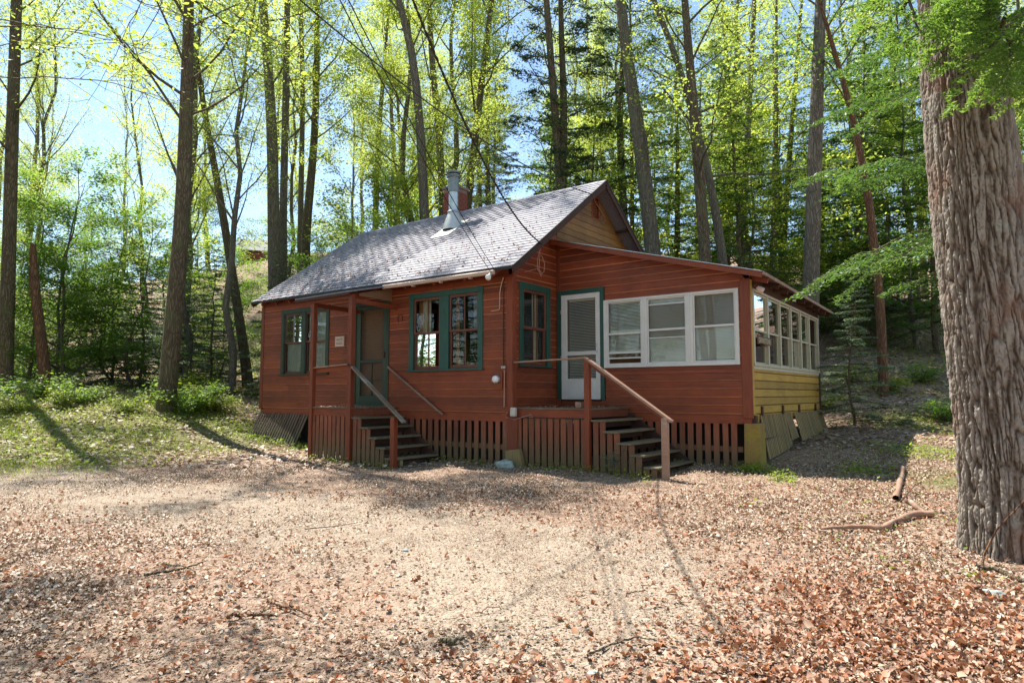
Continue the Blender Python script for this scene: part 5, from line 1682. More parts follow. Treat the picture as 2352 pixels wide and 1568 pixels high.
placed('under0', 1930, 900, 27, 1.1, 'bright green layered sapling behind the far porch corner', 'understory_tree', 2.0)
placed('under1', 2040, 900, 27, 1.4, 'bright green layered tree on the slope left of the big maple', 'understory_tree', 3.0)
placed('under2', 2110, 900, 23, 1.3, 'broad green understory tree beside the big maple trunk', 'understory_tree', 4.0)
placed('bright0', 1985, 900, 25, 1.1, 'yellow green understory tree high on the right slope', 'understory_tree', 5.0)
placed('bright1', 1830, 900, 26, 1.1, 'yellow green understory tree behind the porch roof end', 'understory_tree', 1.0)

# trees beyond the frame that shade the clearing and mirror in the windows
for (x, y, kk, s, lab) in ((-6.5, -11.5, 'bare0', .95, 'thin leafing maple on the left side of the clearing nearer the viewer'), (-3.2, -8.6, 'bare1', .8, 'thin young maple just outside the clearing on the left'), 
                           (13.5, 2.0, 'hem0', .9, 'large hemlock right of the big foreground maple'), (12, 7.5, 'maple2', .9, 'tall maple on the slope to the right'),
                           (15, -3.0, 'maple0', .9, 'tall maple right of the clearing'), (-18, -8, 'hem0', 1.0, 'hemlock across the drive at the left'), (-25, -12, 'hem0', 1.1, 'tall hemlock in the woods left of the drive'), (-21, -10, 'under1', 1.9, 'tall layered understory tree left of the drive'), (-28, -15, 'under2', 2.0, 'layered tree far left of the drive'), (2.0, -21.0, 'maple2', 1.0, 'tall maple behind the viewer'), (9.0, -18.0, 'hem0', 1.0, 'hemlock behind the viewer'),
                           (-5.0, -21.0, 'maple4', 1.0, 'maple behind the viewer to the left'), (15, -11, 'maple3', 1.0, 'maple behind the viewer to the right'), (10, 12, 'hem1', 1.0, 'hemlock up the right slope'),
                           (-1, -17.5, 'under1', 1.2, 'low sapling behind the viewer'), (6, -17, 'under0', 1.2, 'leafy sapling behind the viewer'),
                           (-17, -11, 'maple0', 1.0, 'maple across the drive on the left'), (-21, -16, 'maple3', 1.0, 'tall maple farther across the drive'), (-13, -19, 'maple1', 1.0, 'maple in the woods across the drive'),
                           (-24, -9, 'under1', 1.6, 'layered understory tree across the drive'), (-17, -15, 'under2', 1.5, 'green understory tree across the drive'), (-12, -15, 'under0', 1.4, 'leafy understory tree beside the drive'),
                           (-9, -18, 'bright0', 1.3, 'yellow green understory tree behind the clearing'), (-20, -22, 'hem0', 1.2, 'hemlock deep in the woods across the drive'), (-27, -17, 'hem0', 1.2, 'second hemlock deep across the drive'),
                           (1, -25, 'hem0', 1.1, 'tall hemlock far behind the viewer'), (-7, -26, 'maple2', 1.1, 'tall maple far behind the clearing')):
    tree('forest_tree', KIND[kk], (x, y, h1(x, y) - .05), x * 1.7, s, lab)

# ================================================================== BIG FOREGROUND MAPLE
def big_maple():
    pts = [(2324, 1262), (2316, 1150), (2303, 1000), (2287, 850), (2271, 700), (2256, 560), (2243, 420), (2228, 280), (2211, 140), (2198, 0), (2190, -100)]
    wid = [180, 178, 178, 178, 178, 178, 176, 170, 158, 146, 138]
    g0 = gp(2318, 1272); dep = float((g0 - CAM) @ FW)
    Wp = np.array([at(x, y, dep) for x, y in pts]); wr_ = np.array(wid) / 1525.8 * dep / 2
    base = Wp[0].copy(); base[2] = h1(base[0], base[1])
    Pl = Wp - base; Pl[0, 2] = -.12; 
    s = np.concatenate([[0], np.cumsum(np.linalg.norm(np.diff(Pl, axis=0), axis=1))])
    # extend straight up beyond the frame
    d = (Pl[-1] - Pl[-3]); d /= np.linalg.norm(d)
    Pl = np.vstack([Pl, Pl[-1] + d * 3.0, Pl[-1] + d * 7.0]); wr_ = np.append(wr_, [wr_[-1] * .8, wr_[-1] * .5])
    s = np.concatenate([[0], np.cumsum(np.linalg.norm(np.diff(Pl, axis=0), axis=1))])
    ns, nt = 620, 500
    q = np.concatenate([np.linspace(0, s[-3], ns - 20), np.linspace(s[-3], s[-1], 21)[1:]])
    ns = len(q)
    C = np.stack([np.interp(q, s, Pl[:, i]) for i in range(3)], 1)
    for _ in range(25): C[1:-1] = (C[:-2] + C[1:-1] * 2 + C[2:]) / 4
    Rr = np.interp(q, s, wr_)
    th = np.arange(nt) / nt * 2 * np.pi
    TH, Z = np.meshgrid(th, q)
    # plated, braided ridges: noise stretched along the trunk, periodic round it
    def pn(kx, kz, sd_, ph=0):
        x1 = np.cos(TH) * kx + 50; x2 = np.sin(TH) * kx + 50
        return vnoise(x1 + x2 * .37 + Z * kz * .13, x2 * 1.0 - x1 * .21 + Z * kz, sd_)
    TS = np.mod(TH - 1.5 * np.pi, 2 * np.pi) / (2 * np.pi)
    wx = (vnoise(TS * 14, Z * 1.3, 4) - .5) * 2.4 + (vnoise(TS * 50, Z * 7, 14) - .5) * .9
    n1 = vnoise(TS * 84 + wx, Z * 3.6, 5); n2 = vnoise(TS * 66 - wx * .8 + 9, Z * 2.6 + 3, 6); n3 = vnoise(TS * 150 + wx, Z * 22, 7)
    f1 = np.abs(2 * n1 - 1); f2 = np.abs(2 * n2 - 1)
    fur = np.minimum(np.clip(f1 * 2.2, 0, 1), np.clip(f2 * 2.4 + .10, 0, 1))
    cross = np.clip(np.abs(2 * vnoise(TS * 95 + wx * 2, Z * 24 + wx * 3, 8) - 1) * 4 + .5, 0, 1)
    ridge = fur ** .75 * cross * .78 + .36 * (n3 - .5) + .1
    ridge = ridge + .22 * (vnoise(TS * 230, Z * 60, 18) - .5)
    flare = np.exp(-np.maximum(Z, 0) / .20)
    roots = .5 + .5 * np.sin(TH * 6 + .8) 
    rad = Rr[:, None] * (1 + .045 * np.sin(3 * TH + Z * .5) + .03 * np.sin(5 * TH - Z * .9)) + flare * (.0 + roots * .13) + (ridge - .6) * .034
    tang = np.gradient(C, axis=0); tang /= np.linalg.norm(tang, axis=1)[:, None]
    A = np.cross(tang, np.array([0., 1., 0.])); A /= np.linalg.norm(A, axis=1)[:, None]
    B = np.cross(tang, A)
    V = C[:, None] + rad[..., None] * (np.cos(TH)[..., None] * A[:, None] + np.sin(TH)[..., None] * B[:, None])
    V = V.reshape(-1, 3)
    i = np.arange(ns - 1)[:, None] * nt; j = np.arange(nt)[None]
    F = np.stack([i + j, i + (j + 1) % nt, i + nt + (j + 1) % nt, i + nt + j], -1).reshape(-1, 4)
    me = np_mesh('trunk', V, F[:, ::-1], M['bark_big'], True)
    at2 = me.attributes.new('ridge', 'FLOAT', 'POINT'); at2.data.foreach_set('value', np.clip(ridge, 0, 1).astype(np.float32).ravel())
    root = empty('maple_tree', tuple(base))
    tag(root, 'huge rough-barked maple trunk in the right foreground', 'tree')
    link('trunk', me, root)
    # crown high above the frame
    rg = np.random.default_rng(31)
    T = Tubes(); tips = []
    for k in range(14):
        p = C[-1] - d * rg.uniform(0, 3.2); az = rg.uniform(0, 6.28)
        dd = np.array([math.cos(az), math.sin(az), rg.uniform(.2, .9)])
        Cc = curve(p, dd, rg.uniform(3.0, 5.0), 8, rg, .02, .12); T.add(Cc, np.linspace(.09, .01, 8), 6)
        tips.append(Cc)
    PT = np.array([interp(tips[rg.integers(14)], rg.uniform(.3, 1)) for _ in range(9000)]) + rg.normal(size=(9000, 3)) * np.array([.8, .8, .45])
    Vv, Ff = leaf_quads(PT, .12, rg, .7)
    link('limb', T.mesh('limb', M['bark']), root)
    link('crown', np_mesh('crown', Vv, Ff, M['leaf_spring']), root)
    return base
MB_BASE = big_maple()


# ---- hemlock boughs hanging before and beside the big trunk
def boughs(name, label, specs, mat, n_per, size, barkmat, asp=.34, seed=5):
    """specs: (photo start, photo end, depth start, depth end, width m, droop)"""
    rg = np.random.default_rng(seed)
    T = Tubes(); P = []; Dr = []
    c0 = at(specs[0][0][0], specs[0][0][1], specs[0][2])
    for (a, b, d0, d1, wdt, drp) in specs:
        p0 = at(a[0], a[1], d0); p1 = at(b[0], b[1], d1)
        f = np.linspace(0, 1, 9)
        C = p0 + (p1 - p0) * f[:, None]; C[:, 2] += drp * (f - f * f) * 2
        C[1:-1] += rg.normal(size=(7, 3)) * .03
        T.add(C - c0, np.linspace(.016, .003, 9), 5)
        ln = np.linalg.norm(p1 - p0); d = (p1 - p0) / ln
        side = np.cross(d, [0, 0, 1]); side /= np.linalg.norm(side)
        n = int(n_per * ln * wdt)
        nt = int(ln / .075)
        tw = (rg.integers(0, nt, n) + .5) / nt; sgn = rg.choice([-1, 1], n)
        twl = wdt * (1.1 - tw * .75) * (.6 + .4 * vnoise(tw * 40, sgn * 7.0, seed))
        u = rg.beta(1.1, 1.0, n) * twl
        s = tw * 8; k = np.minimum(s.astype(int), 7)
        bp = C[k] + (C[k + 1] - C[k]) * (s - k)[:, None]
        tdir = side[None] * sgn[:, None] + d[None] * .75
        tdir /= np.linalg.norm(tdir, axis=1)[:, None]
        pt = bp + tdir * u[:, None]; pt[:, 2] -= u ** 1.4 * .45
        lat = np.cross(tdir, [0, 0, 1.]); 
        off = rg.uniform(-1, 1, n)
        pt += lat * (off * .035 * (1 + 2 * u))[:, None] + rg.normal(size=(n, 3)) * .008
        P.append(pt - c0); Dr.append(tdir * .7 + lat * np.sign(off)[:, None])
    P = np.concatenate(P); Dr = np.concatenate(Dr)
    V, F = leaf_quads(P, size, rg, .45, asp, dirs=Dr)
    root = empty(name, tuple(c0)); tag(root, label, 'branch')
    link('limb', T.mesh('limb', barkmat), root); link('foliage', np_mesh('foliage', V, F, mat), root)
sp = []
rb_ = np.random.default_rng(3)
for k in range(24):
    x0 = rb_.uniform(2080, 2480); y0 = rb_.uniform(-160, 60)
    sp.append(((x0, y0), (x0 - rb_.uniform(-60, 190), y0 + rb_.uniform(110, 230)), rb_.uniform(4.6, 5.9), rb_.uniform(4.3, 5.4), rb_.uniform(.28, .45), .12))
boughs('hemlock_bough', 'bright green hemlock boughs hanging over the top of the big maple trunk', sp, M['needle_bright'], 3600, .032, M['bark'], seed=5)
sp = []
for k in range(16):
    x0 = rb_.uniform(2060, 2180); y0 = rb_.uniform(-60, 620)
    sp.append(((x0 + 60, y0), (x0 - rb_.uniform(90, 260), y0 + rb_.uniform(30, 150)), rb_.uniform(8.5, 11), rb_.uniform(8.2, 10.5), rb_.uniform(.45, .8), .15))
boughs('hemlock_bough', 'hemlock boughs reaching left beside the big maple trunk', sp, M['needle'], 900, .050, M['bark'], seed=6)
sp = []
for k in range(14):
    x0 = rb_.uniform(2330, 2460); y0 = rb_.uniform(-60, 600)
    sp.append(((x0 + 60, y0), (x0 - rb_.uniform(-60, 160), y0 + rb_.uniform(50, 150)), rb_.uniform(8.5, 10.5), rb_.uniform(8, 10.0), rb_.uniform(.45, .75), .15))
boughs('hemlock_bough', 'hemlock boughs right of the big maple trunk at the picture edge', sp, M['needle'], 1500, .055, M['bark'], seed=9)


# ---- near leafy twigs at the upper left and the yellow green sprays over the porch
def twigs(name, label, specs, mat, leaves, size, seed, barkmat, sg_=.12, flat=.7):
    rg = np.random.default_rng(seed); T = Tubes(); P = []
    c0 = at(*specs[0][0], specs[0][2])
    for (a, b, d0, d1, sag) in specs:
        p0 = at(a[0], a[1], d0); p1 = at(b[0], b[1], d1)
        f = np.linspace(0, 1, 11); C = p0 + (p1 - p0) * f[:, None]; C[:, 2] += sag * 4 * (f - f * f); ln = np.linalg.norm(p1 - p0)
        C[1:] += np.cumsum(rg.normal(size=(10, 3)) * .02 * ln ** .7, 0)
        T.add(C - c0, np.linspace(.003 + ln * .0016, .002, 11), 5)
        for j in range(int(3 + ln * 2.2)):
            g = rg.uniform(.2, 1); q = interp(C, g); d2 = (p1 - p0) / ln + rg.normal(size=3) * .6; d2[2] *= .5
            C2 = curve(q, d2, ln * rg.uniform(.12, .3), 5, rg, .0, .15); T.add(C2 - c0, np.linspace(.003, .0012, 5), 3)
            for _ in range(int(leaves * rg.uniform(.5, 1.4))):
                P.append(interp(C2, rg.uniform(.2, 1)) - c0)
    P = np.array(P) + rg.normal(size=(len(P), 3)) * np.array([sg_, sg_, sg_ * .5])
    V, F = leaf_quads(P, size, rg, flat, .6, fold=.10, sg=.2)
    root = empty(name, tuple(c0)); tag(root, label, 'branch')
    link('limb', T.mesh('limb', barkmat), root); link('foliage', np_mesh('foliage', V, F, mat), root)
rt = np.random.default_rng(12)
sp = [((-80, 20 + k * 45), (rt.uniform(250, 760), 40 + k * 48 + rt.uniform(-60, 120)), rt.uniform(5, 6.5), rt.uniform(5.5, 7), rt.uniform(0, .25)) for k in range(4)]
sp += [((rt.uniform(0, 500), -80), (rt.uniform(200, 720), rt.uniform(60, 230)), 6, 6.5, .1) for k in range(8)]
twigs('overhanging_twigs', 'thin overhanging twigs with bright new leaves at the upper left', sp, M['leaf_bright'], 5, .052, 21, M['bark'], .10)
sp = []
for (x, y) in ((1560, 230), (1640, 300), (1720, 180), (1700, 420), (1820, 260), (1600, 480), (1780, 500), (1900, 420), (1500, 330), (1840, 140), (1660, 120), (1930, 560), (1560, 400)):
    for q in range(2):
        sp.append(((x + rt.uniform(60, 220), y - rt.uniform(20, 120)), (x - rt.uniform(40, 170), y + rt.uniform(-10, 60)), 23 + rt.uniform(-1, 1), 22.5 + rt.uniform(-1, 1), rt.uniform(0, .2)))
twigs('maple_branches', 'yellow green maple branches spreading over the porch roof', sp, M['leaf_bright'], 18, .11, 22, M['bark'], .5, .8)

# ================================================================== GROUND LEVEL PLANTS AND LITTER
def visible_depth(x, y):
    dx = x - CAM[0]; dy = y - CAM[1]
    dep = dx * FW[0] + dy * FW[1]; lat = dx * RT[0] + dy * RT[1]
    return dep, lat
def in_house(x, y):
    return ((x > -L + .05) & (x < .05) & (y > .12) & (y < 5.8)) | ((x > 0) & (x < W - .02) & (y > D1 + .1) & (y < D)) | ((x > -4.1) & (x < -1.8) & (y > -1.12) & (y < .2)) | ((x > .1) & (x < 2.8) & (y > .06) & (y < 1.5))
def litter(name, n, d0, d1, size, mat, seed, keep, fold, dens_pow=1.0, z_up=.012, flat=1.6, umax=.80, label=None):
    rg = np.random.default_rng(seed)
    dep = (d0 ** dens_pow + (d1 ** dens_pow - d0 ** dens_pow) * rg.random(n)) ** (1 / dens_pow)
    u = rg.uniform(-umax, umax, n)
    x = CAM[0] + dep * (FW[0] / .9968) + u * dep * RT[0]; y = CAM[1] + dep * (FW[1] / .9968) + u * dep * RT[1]
    k = keep(x, y, rg) & ~in_house(x, y)
    x = x[k]; y = y[k]
    z = hz(x, y) + rg.uniform(.0, 1, len(x)) ** 2 * z_up * 2 + .006
    V, F = leaf_quads(np.stack([x, y, z], 1), size, rg, flat, .7, fold=fold)
    o = link(name, np_mesh(name, V, F, mat)); return tag(o, label, None, None, 'stuff')
clump = lambda x, y, s, sd_: vnoise(x * s + 40, y * s + 40, sd_)
def keep_lit(x, y, rg):
    s = sandiness(x, y)
    pr = (1 - s * .80) * (.22 + .78 * np.clip((clump(x, y, .9, 2) - .35) * 5, 0, 1)) * (.35 + .65 * np.clip((clump(x, y, 3.1, 5) - .35) * 5, 0, 1))
    dep, lat = visible_depth(x, y)
    thin = np.exp(-((lat - .2) / 2.2) ** 2 - ((dep - 5.5) / 3.0) ** 2)
    return rg.random(len(x)) < pr * (1 - .6 * thin)
litter('leaf_litter', 230000, 2.0, 13, .028, M['litter'], 1, keep_lit, .34, 1.55, .012, .8)
litter('bark_and_leaf_crumbs', 190000, 2.0, 11, .015, M['crumb'], 11, lambda x, y, rg: rg.random(len(x)) < .35 + .65 * np.clip((clump(x, y, 1.7, 71) - .35) * 4, 0, 1), False, 1.5, .006)
rg = np.random.default_rng(66); n = 50000
dep = (2.0 ** 1.5 + (11 ** 1.5 - 2.0 ** 1.5) * rg.random(n)) ** (1 / 1.5); u = rg.uniform(-.8, .8, n)
x = CAM[0] + dep * FW[0] / .9968 + u * dep * RT[0]; y = CAM[1] + dep * FW[1] / .9968 + u * dep * RT[1]
k = ~in_house(x, y) & (rg.random(n) < .15 + .85 * np.clip((clump(x, y, 1.3, 72) - .4) * 4, 0, 1)); x = x[k]; y = y[k]
V, F = leaf_quads(np.stack([x, y, hz(x, y) + .012], 1), .055, rg, 2.5, .07, sg=.5)
tag(link('twig_and_needle_debris', np_mesh('twig_and_needle_debris', V, F, M['crumb'])), kind='stuff')
def keep_red(x, y, rg):
    dep, lat = visible_depth(x, y)
    a = np.clip(1.6 - np.hypot(lat - 2.4, dep - 3.6) / 1.6, 0, 1)
    b = np.clip(1.2 - np.hypot(lat + .1, dep - 3.6) / .7, 0, 1) * .5
    c = .10
    return rg.random(len(x)) < np.maximum(np.maximum(a, b), c) * (1 - .85 * sandiness(x, y))
litter('russet_leaf_litter', 95000, 2.0, 9.5, .036, M['litter_red'], 2, keep_red, .42, 1.6, .020, .55)
litter('far_leaf_litter', 90000, 12, 32, .085, M['litter'], 3, lambda x, y, rg: rg.random(len(x)) < .95 * (1 - .9 * sandiness(x, y)) * (1 - .15 * greenness(x, y)), False, 1.6, .03, 1.4)

def cover(name, n, d0, d1, size, mat, seed, keep, hgt, flat, umax=.82, pw=1.7):
    rg = np.random.default_rng(seed)
    dep = (d0 ** pw + (d1 ** pw - d0 ** pw) * rg.random(n)) ** (1 / pw)
    u = rg.uniform(-umax, umax, n)
    x = CAM[0] + dep * FW[0] + u * dep * RT[0]; y = CAM[1] + dep * FW[1] + u * dep * RT[1]
    k = keep(x, y, rg) & ~in_house(x, y); x = x[k]; y = y[k]
    z = hz(x, y) + .02 + rg.random(len(x)) ** 1.5 * hgt * (.3 + 1.0 * clump(x, y, 1.6, 11))
    V, F = leaf_quads(np.stack([x, y, z], 1), size, rg, flat, .6)
    return tag(link(name, np_mesh(name, V, F, mat)), None, None, None, 'stuff')
M['cover'] = leafmat('ground_cover_leaf', [(.09, .14, .02), (.16, .21, .03), (.24, .28, .05), (.07, .11, .02)], [(.25, .42, .04), (.4, .55, .05), (.6, .68, .08), (.2, .35, .03)], tf=.4)
cover('ground_cover', 110000, 9, 24, .055, M['cover'], 4, lambda x, y, rg: rg.random(len(x)) < np.clip(greenness(x, y) * 1.5, 0, 1) * (clump(x, y, 1.3, 21) > .36) * .8, .13, .9)
rg = np.random.default_rng(46)
n = 40000
dep = (9 ** 1.7 + (21 ** 1.7 - 9 ** 1.7) * rg.random(n)) ** (1 / 1.7); u = rg.uniform(-.82, -.2, n)
x = CAM[0] + dep * FW[0] + u * dep * RT[0]; y = CAM[1] + dep * FW[1] + u * dep * RT[1]
k = (rg.random(n) < np.clip(greenness(x, y) * 1.4, 0, 1) * np.clip((clump(x, y, .8, 91) - .3) * 3, 0, 1)) & ~in_house(x, y)
x = x[k]; y = y[k]; n = len(x)
hgt = rg.uniform(.03, .10, n) * (.5 + clump(x, y, 1.2, 92)); az = rg.uniform(0, 6.28, n)
B0 = np.stack([x, y, hz(x, y) - .01], 1); sd_ = np.stack([np.cos(az), np.sin(az), 0 * az], 1) * .005
tip = B0 + np.stack([rg.normal(0, .035, n), rg.normal(0, .035, n), hgt], 1); mid = (B0 + tip) / 2 + np.array([0, 0, .012])
V = np.stack([B0 - sd_, B0 + sd_, mid + sd_ * .8, tip, mid - sd_ * .8], 1).reshape(-1, 3)
i = (np.arange(n) * 5)[:, None]
F = np.concatenate([i + np.array([[0, 1, 2, 4]])], 0); F3 = i + np.array([[4, 2, 3, 3]])
F3 = np.concatenate([i + 4, i + 2, i + 3], 1)
me = bpy.data.meshes.new('grass')
me.vertices.add(len(V)); me.vertices.foreach_set('co', V.astype(np.float32).ravel())
idx = np.concatenate([F.ravel(), F3.ravel()]).astype(np.int32)
me.loops.add(len(idx)); me.loops.foreach_set('vertex_index', idx)
tot = np.concatenate([np.full(n, 4), np.full(n, 3)]).astype(np.int32)
me.polygons.add(2 * n); me.polygons.foreach_set('loop_start', np.concatenate([[0], np.cumsum(tot)[:-1]]).astype(np.int32)); me.polygons.foreach_set('loop_total', tot)
me.update(calc_edges=True); me.materials.append(M['cover'])
tag(link('grass', me), kind='stuff')
def woods_keep(x, y, rg):
    dep, lat = visible_depth(x, y)
    return (rg.random(len(x)) < .8 * (clump(x, y, .6, 31) > .5)) & (dep > 16.5) & (sandiness(x, y) < .05)
cover('woodland_undergrowth', 70000, 16, 42, .09, M['cover'], 6, woods_keep, .32, .8)
def keep_rg(x, y, rg):
    dep, lat = visible_depth(x, y)
    p1 = gp(1960, 1085); p2 = gp(1500, 1085)
    a = np.exp(-((x - p1[0]) ** 2 + (y - p1[1]) ** 2) / .12)
    g = (lat > 2.6) & (dep > 5)
    return rg.random(len(x)) < np.maximum(a * .9, g * .10 * (clump(x, y, 2.2, 41) > .55))
cover('weeds', 60000, 5, 16, .045, M['cover'], 8, keep_rg, .08, .8)
# grass and weeds along the foot of the cabin
rg = np.random.default_rng(55)
pp = []
for (a, b, n) in (((-7.8, -.35), (-4.3, -.35), 1500), ((-2.9, -.1), (0, -.15), 500), ((0, -.15), (2.8, -.15), 500), ((2.6, 1.25), (4.1, 1.2), 1400), ((3.9, 1.0), (4.6, .5), 500), ((-4.2, -1.35), (-1.6, -1.4), 350)):
    f = rg.random(n)[:, None]; q = np.array(a) + (np.array(b) - np.array(a)) * f + rg.normal(size=(n, 2)) * .10
    q = q[clump(q[:, 0], q[:, 1], 2.5, 61) > .42]
    pp.append(q)
pp = np.concatenate(pp)
z = hz(pp[:, 0], pp[:, 1]) + rg.random(len(pp)) ** 1.5 * .13
V, F = leaf_quads(np.column_stack([pp, z]), .05, rg, .5, .45)
tag(link('weeds_by_wall', np_mesh('weeds_by_wall', V, F, M['cover'])), kind='stuff')

# shrubs at the left edge of the woods: things of their own
SHR = []
for k in range(3):
    rg = np.random.default_rng(700 + k); T = Tubes(); P = []
    for j in range(16):
        az = rg.uniform(0, 6.28); C = curve((0, 0, 0), (math.cos(az) * .8, math.sin(az) * .8, 1), rg.uniform(.5, 1.1), 6, rg, -.03, .1)
        T.add(C, np.linspace(.009, .003, 6), 4)
        for _ in range(75): P.append(interp(C, rg.beta(2, 1)))
    P = np.array(P) + rg.normal(size=(len(P), 3)) * np.array([.12, .12, .06])
    V, F = leaf_quads(P, .075, rg, 1.0)
    SHR.append((T.mesh('stem', M['bark_grey']), np_mesh('foliage', V, F, [M['cover'], M['leaf_green'], M['cover']][k])))
def shrub(xd, yd, k, s, label, group=None):
    p = gp(xd, yd); root = empty('shrub', (p[0], p[1], h1(p[0], p[1]) - .02)); root.scale = (s, s, s * .8); root.rotation_euler = (0, 0, xd)
    link('stem', SHR[k][0], root); link('foliage', SHR[k][1], root); tag(root, label, 'shrub', group)
rs = np.random.default_rng(9)
for k in range(15):
    shrub(rs.uniform(-40, 560), rs.uniform(895, 950), k % 3, rs.uniform(.7, 1.3), 'low leafy shrub at the edge of the left woods', 'low shrubs along the left woods')
shrub(1890, 940, 0, .8, 'small pale shrub right behind the porch corner'); shrub(2170, 965, 1, .9, 'bright low shrub left of the big maple foot'); shrub(2040, 900, 2, .9, 'low shrub on the right slope below the crooked trunk')
shrub(2120, 880, 1, 1.0, 'leafy shrub halfway up the right slope'); shrub(1950, 880, 2, .8, 'low shrub at the foot of the right slope')
# sprig beside the right steps
rg = np.random.default_rng(81); T = Tubes(); P = []
for j in range(6):
    C = curve((0, 0, 0), (rg.normal() * .5, rg.normal() * .3 - .2, 1), rg.uniform(.3, .48), 6, rg, -.02, .1); T.add(C, np.linspace(.005, .002, 6), 4)
    for _ in range(22): P.append(interp(C, rg.uniform(.45, 1)))
P = np.array(P) + rg.normal(size=(len(P), 3)) * .035
V, F = leaf_quads(P, .05, rg, .6, .5)
root = empty('sprig', (2.05, -.12, h1(2.05, -.12))); tag(root, 'pale leafy sprig growing beside the right steps', 'plant')
link('stem', T.mesh('stem', M['bark_grey']), root); link('foliage', np_mesh('foliage', V, F, M['needle_grey']), root)

# fallen branches and sticks
def stick(name, label, pts, r, mat, cat='branch', n=8, lift=.02, group=None, taper=.45):
    P = [gp(x, y) for x, y in pts]
    P = np.array([[q[0], q[1], h1(q[0], q[1]) + lift + (e if False else 0)] for q, e in zip(P, range(len(P)))])
    s = np.linspace(0, 1, len(P)); q = np.linspace(0, 1, 26)
    C = np.stack([np.interp(q, s, P[:, i]) for i in range(3)], 1)
    rg = np.random.default_rng(int(abs(pts[0][0])) + 3)
    C[1:-1] = C[:-2] * .25 + C[1:-1] * .5 + C[2:] * .25
    C[:, 2] += np.abs(np.cumsum(rg.normal(size=26)) * .004)
    C[:, :2] += np.cumsum(rg.normal(size=(26, 2)) * r * .10, 0)
    T = Tubes(); T.add(C, r * np.linspace(1, taper, 26) * (1 + .15 * rg.normal(size=26)), n)
    return tag(link(name, T.mesh(name, mat)), label, cat, group)
stick('fallen_branch', 'thick pale crooked branch lying left of the big maple foot', [(2145, 1190), (2100, 1192), (2060, 1206), (2030, 1225), (1990, 1222), (1940, 1226), (1885, 1232)], .035, M['rail'], lift=.045)
stick('fallen_branch', 'straight pale branch pointing back beside the cabin shadow', [(2058, 1152), (2066, 1115), (2074, 1082)], .035, M['rail'], lift=.04, taper=.9)
stick('fallen_branch', 'short pale branch segment above the crooked branch', [(2088, 1160), (2112, 1178), (2132, 1192)], .033, M['rail'], lift=.04, taper=.8)
stick('fallen_branch', 'thin reddish twig beside the straight pale branch', [(2070, 1170), (2095, 1140), (2118, 1122)], .010, M['bark_dead'], lift=.08)
stick('fallen_branch', 'dark dead branch lying at the foot of the big maple', [(2240, 1310), (2290, 1322), (2352, 1345), (2420, 1360)], .022, M['bark'], lift=.03)
stick('fallen_branch', 'thin pale twig in front of the dark shadow edge', [(2340, 1385), (2400, 1372)], .012, M['rail'])
stick('stick', 'dark twiggy stick bundle on the sandy ground', [(330, 1330), (380, 1322), (440, 1308), (465, 1303)], .012, M['bark'], 'stick')
stick('stick', 'second dark stick crossing the twiggy bundle', [(375, 1300), (410, 1312), (450, 1322)], .009, M['bark'], 'stick')
stick('stick', 'long thin stick in the left foreground litter', [(615, 1392), (660, 1410), (715, 1425)], .010, M['bark_dead'], 'stick')
stick('stick', 'short thick stick in the left foreground', [(520, 1428), (570, 1425), (640, 1430)], .016, M['bark_dead'], 'stick')
stick('stick', 'bent twig near the bottom centre', [(1350, 1520), (1400, 1490), (1460, 1478), (1530, 1492)], .008, M['bark_grey'], 'stick')
stick('stick', 'curved dark bark piece in the lower middle', [(1010, 1482), (1040, 1490), (1065, 1478)], .018, M['bark'], 'stick')
stick('stick', 'thin pale twig on the bare sand', [(755, 1322), (790, 1330), (830, 1335)], .006, M['rail'], 'stick')
stick('stick', 'long faint twig on the sand below the left steps', [(700, 1220), (770, 1214), (820, 1206)], .006, M['bark'], 'stick')
rs = np.random.default_rng(15)
for k in range(40):
    x = rs.uniform(0, 2300); y = rs.uniform(1130, 1560); a = rs.uniform(-.5, .5); l_ = rs.uniform(15, 50) * (y - 950) / 400
    stick('twig', 'small fallen twig on the leafy ground', [(x, y), (x + l_ * .5, y + a * l_ * .3), (x + l_, y + a * l_ * .5)], rs.uniform(.003, .007), M[['bark', 'bark_dead', 'rail'][k % 3]], 'twig', 5, .015, 'small fallen twigs')
# bare sapling stem leaning before the big maple foot
p0 = gp(2252, 1315); pts = [p0, at(2262, 1268, 5.6), at(2290, 1215, 5.5), at(2352, 1150, 5.4), at(2420, 1100, 5.3)]
T = Tubes(); T.add(np.array(pts), np.linspace(.011, .005, 5), 6)
tag(link('bare_sapling', T.mesh('bare_sapling', M['bark_dead'])), 'bare thin sapling stem leaning in front of the big maple foot', 'stem')
# small pale stones and flat leaves
for k, (x, y, s, lab) in enumerate(((2285, 1368, .07, 'pale flat stone in the red leaves at the lower right'), (1365, 1590, .04, 'small grey stone at the bottom edge'), (930, 1268, .04, 'little grey stone on the sand in front of the left steps'))):
    q = gp(x, min(y, 1550)); tag(rock('stone', (q[0], q[1], h1(q[0], q[1]) + .01), (s, s * .7, s * .35), M['stone'], k), lab, 'stone')

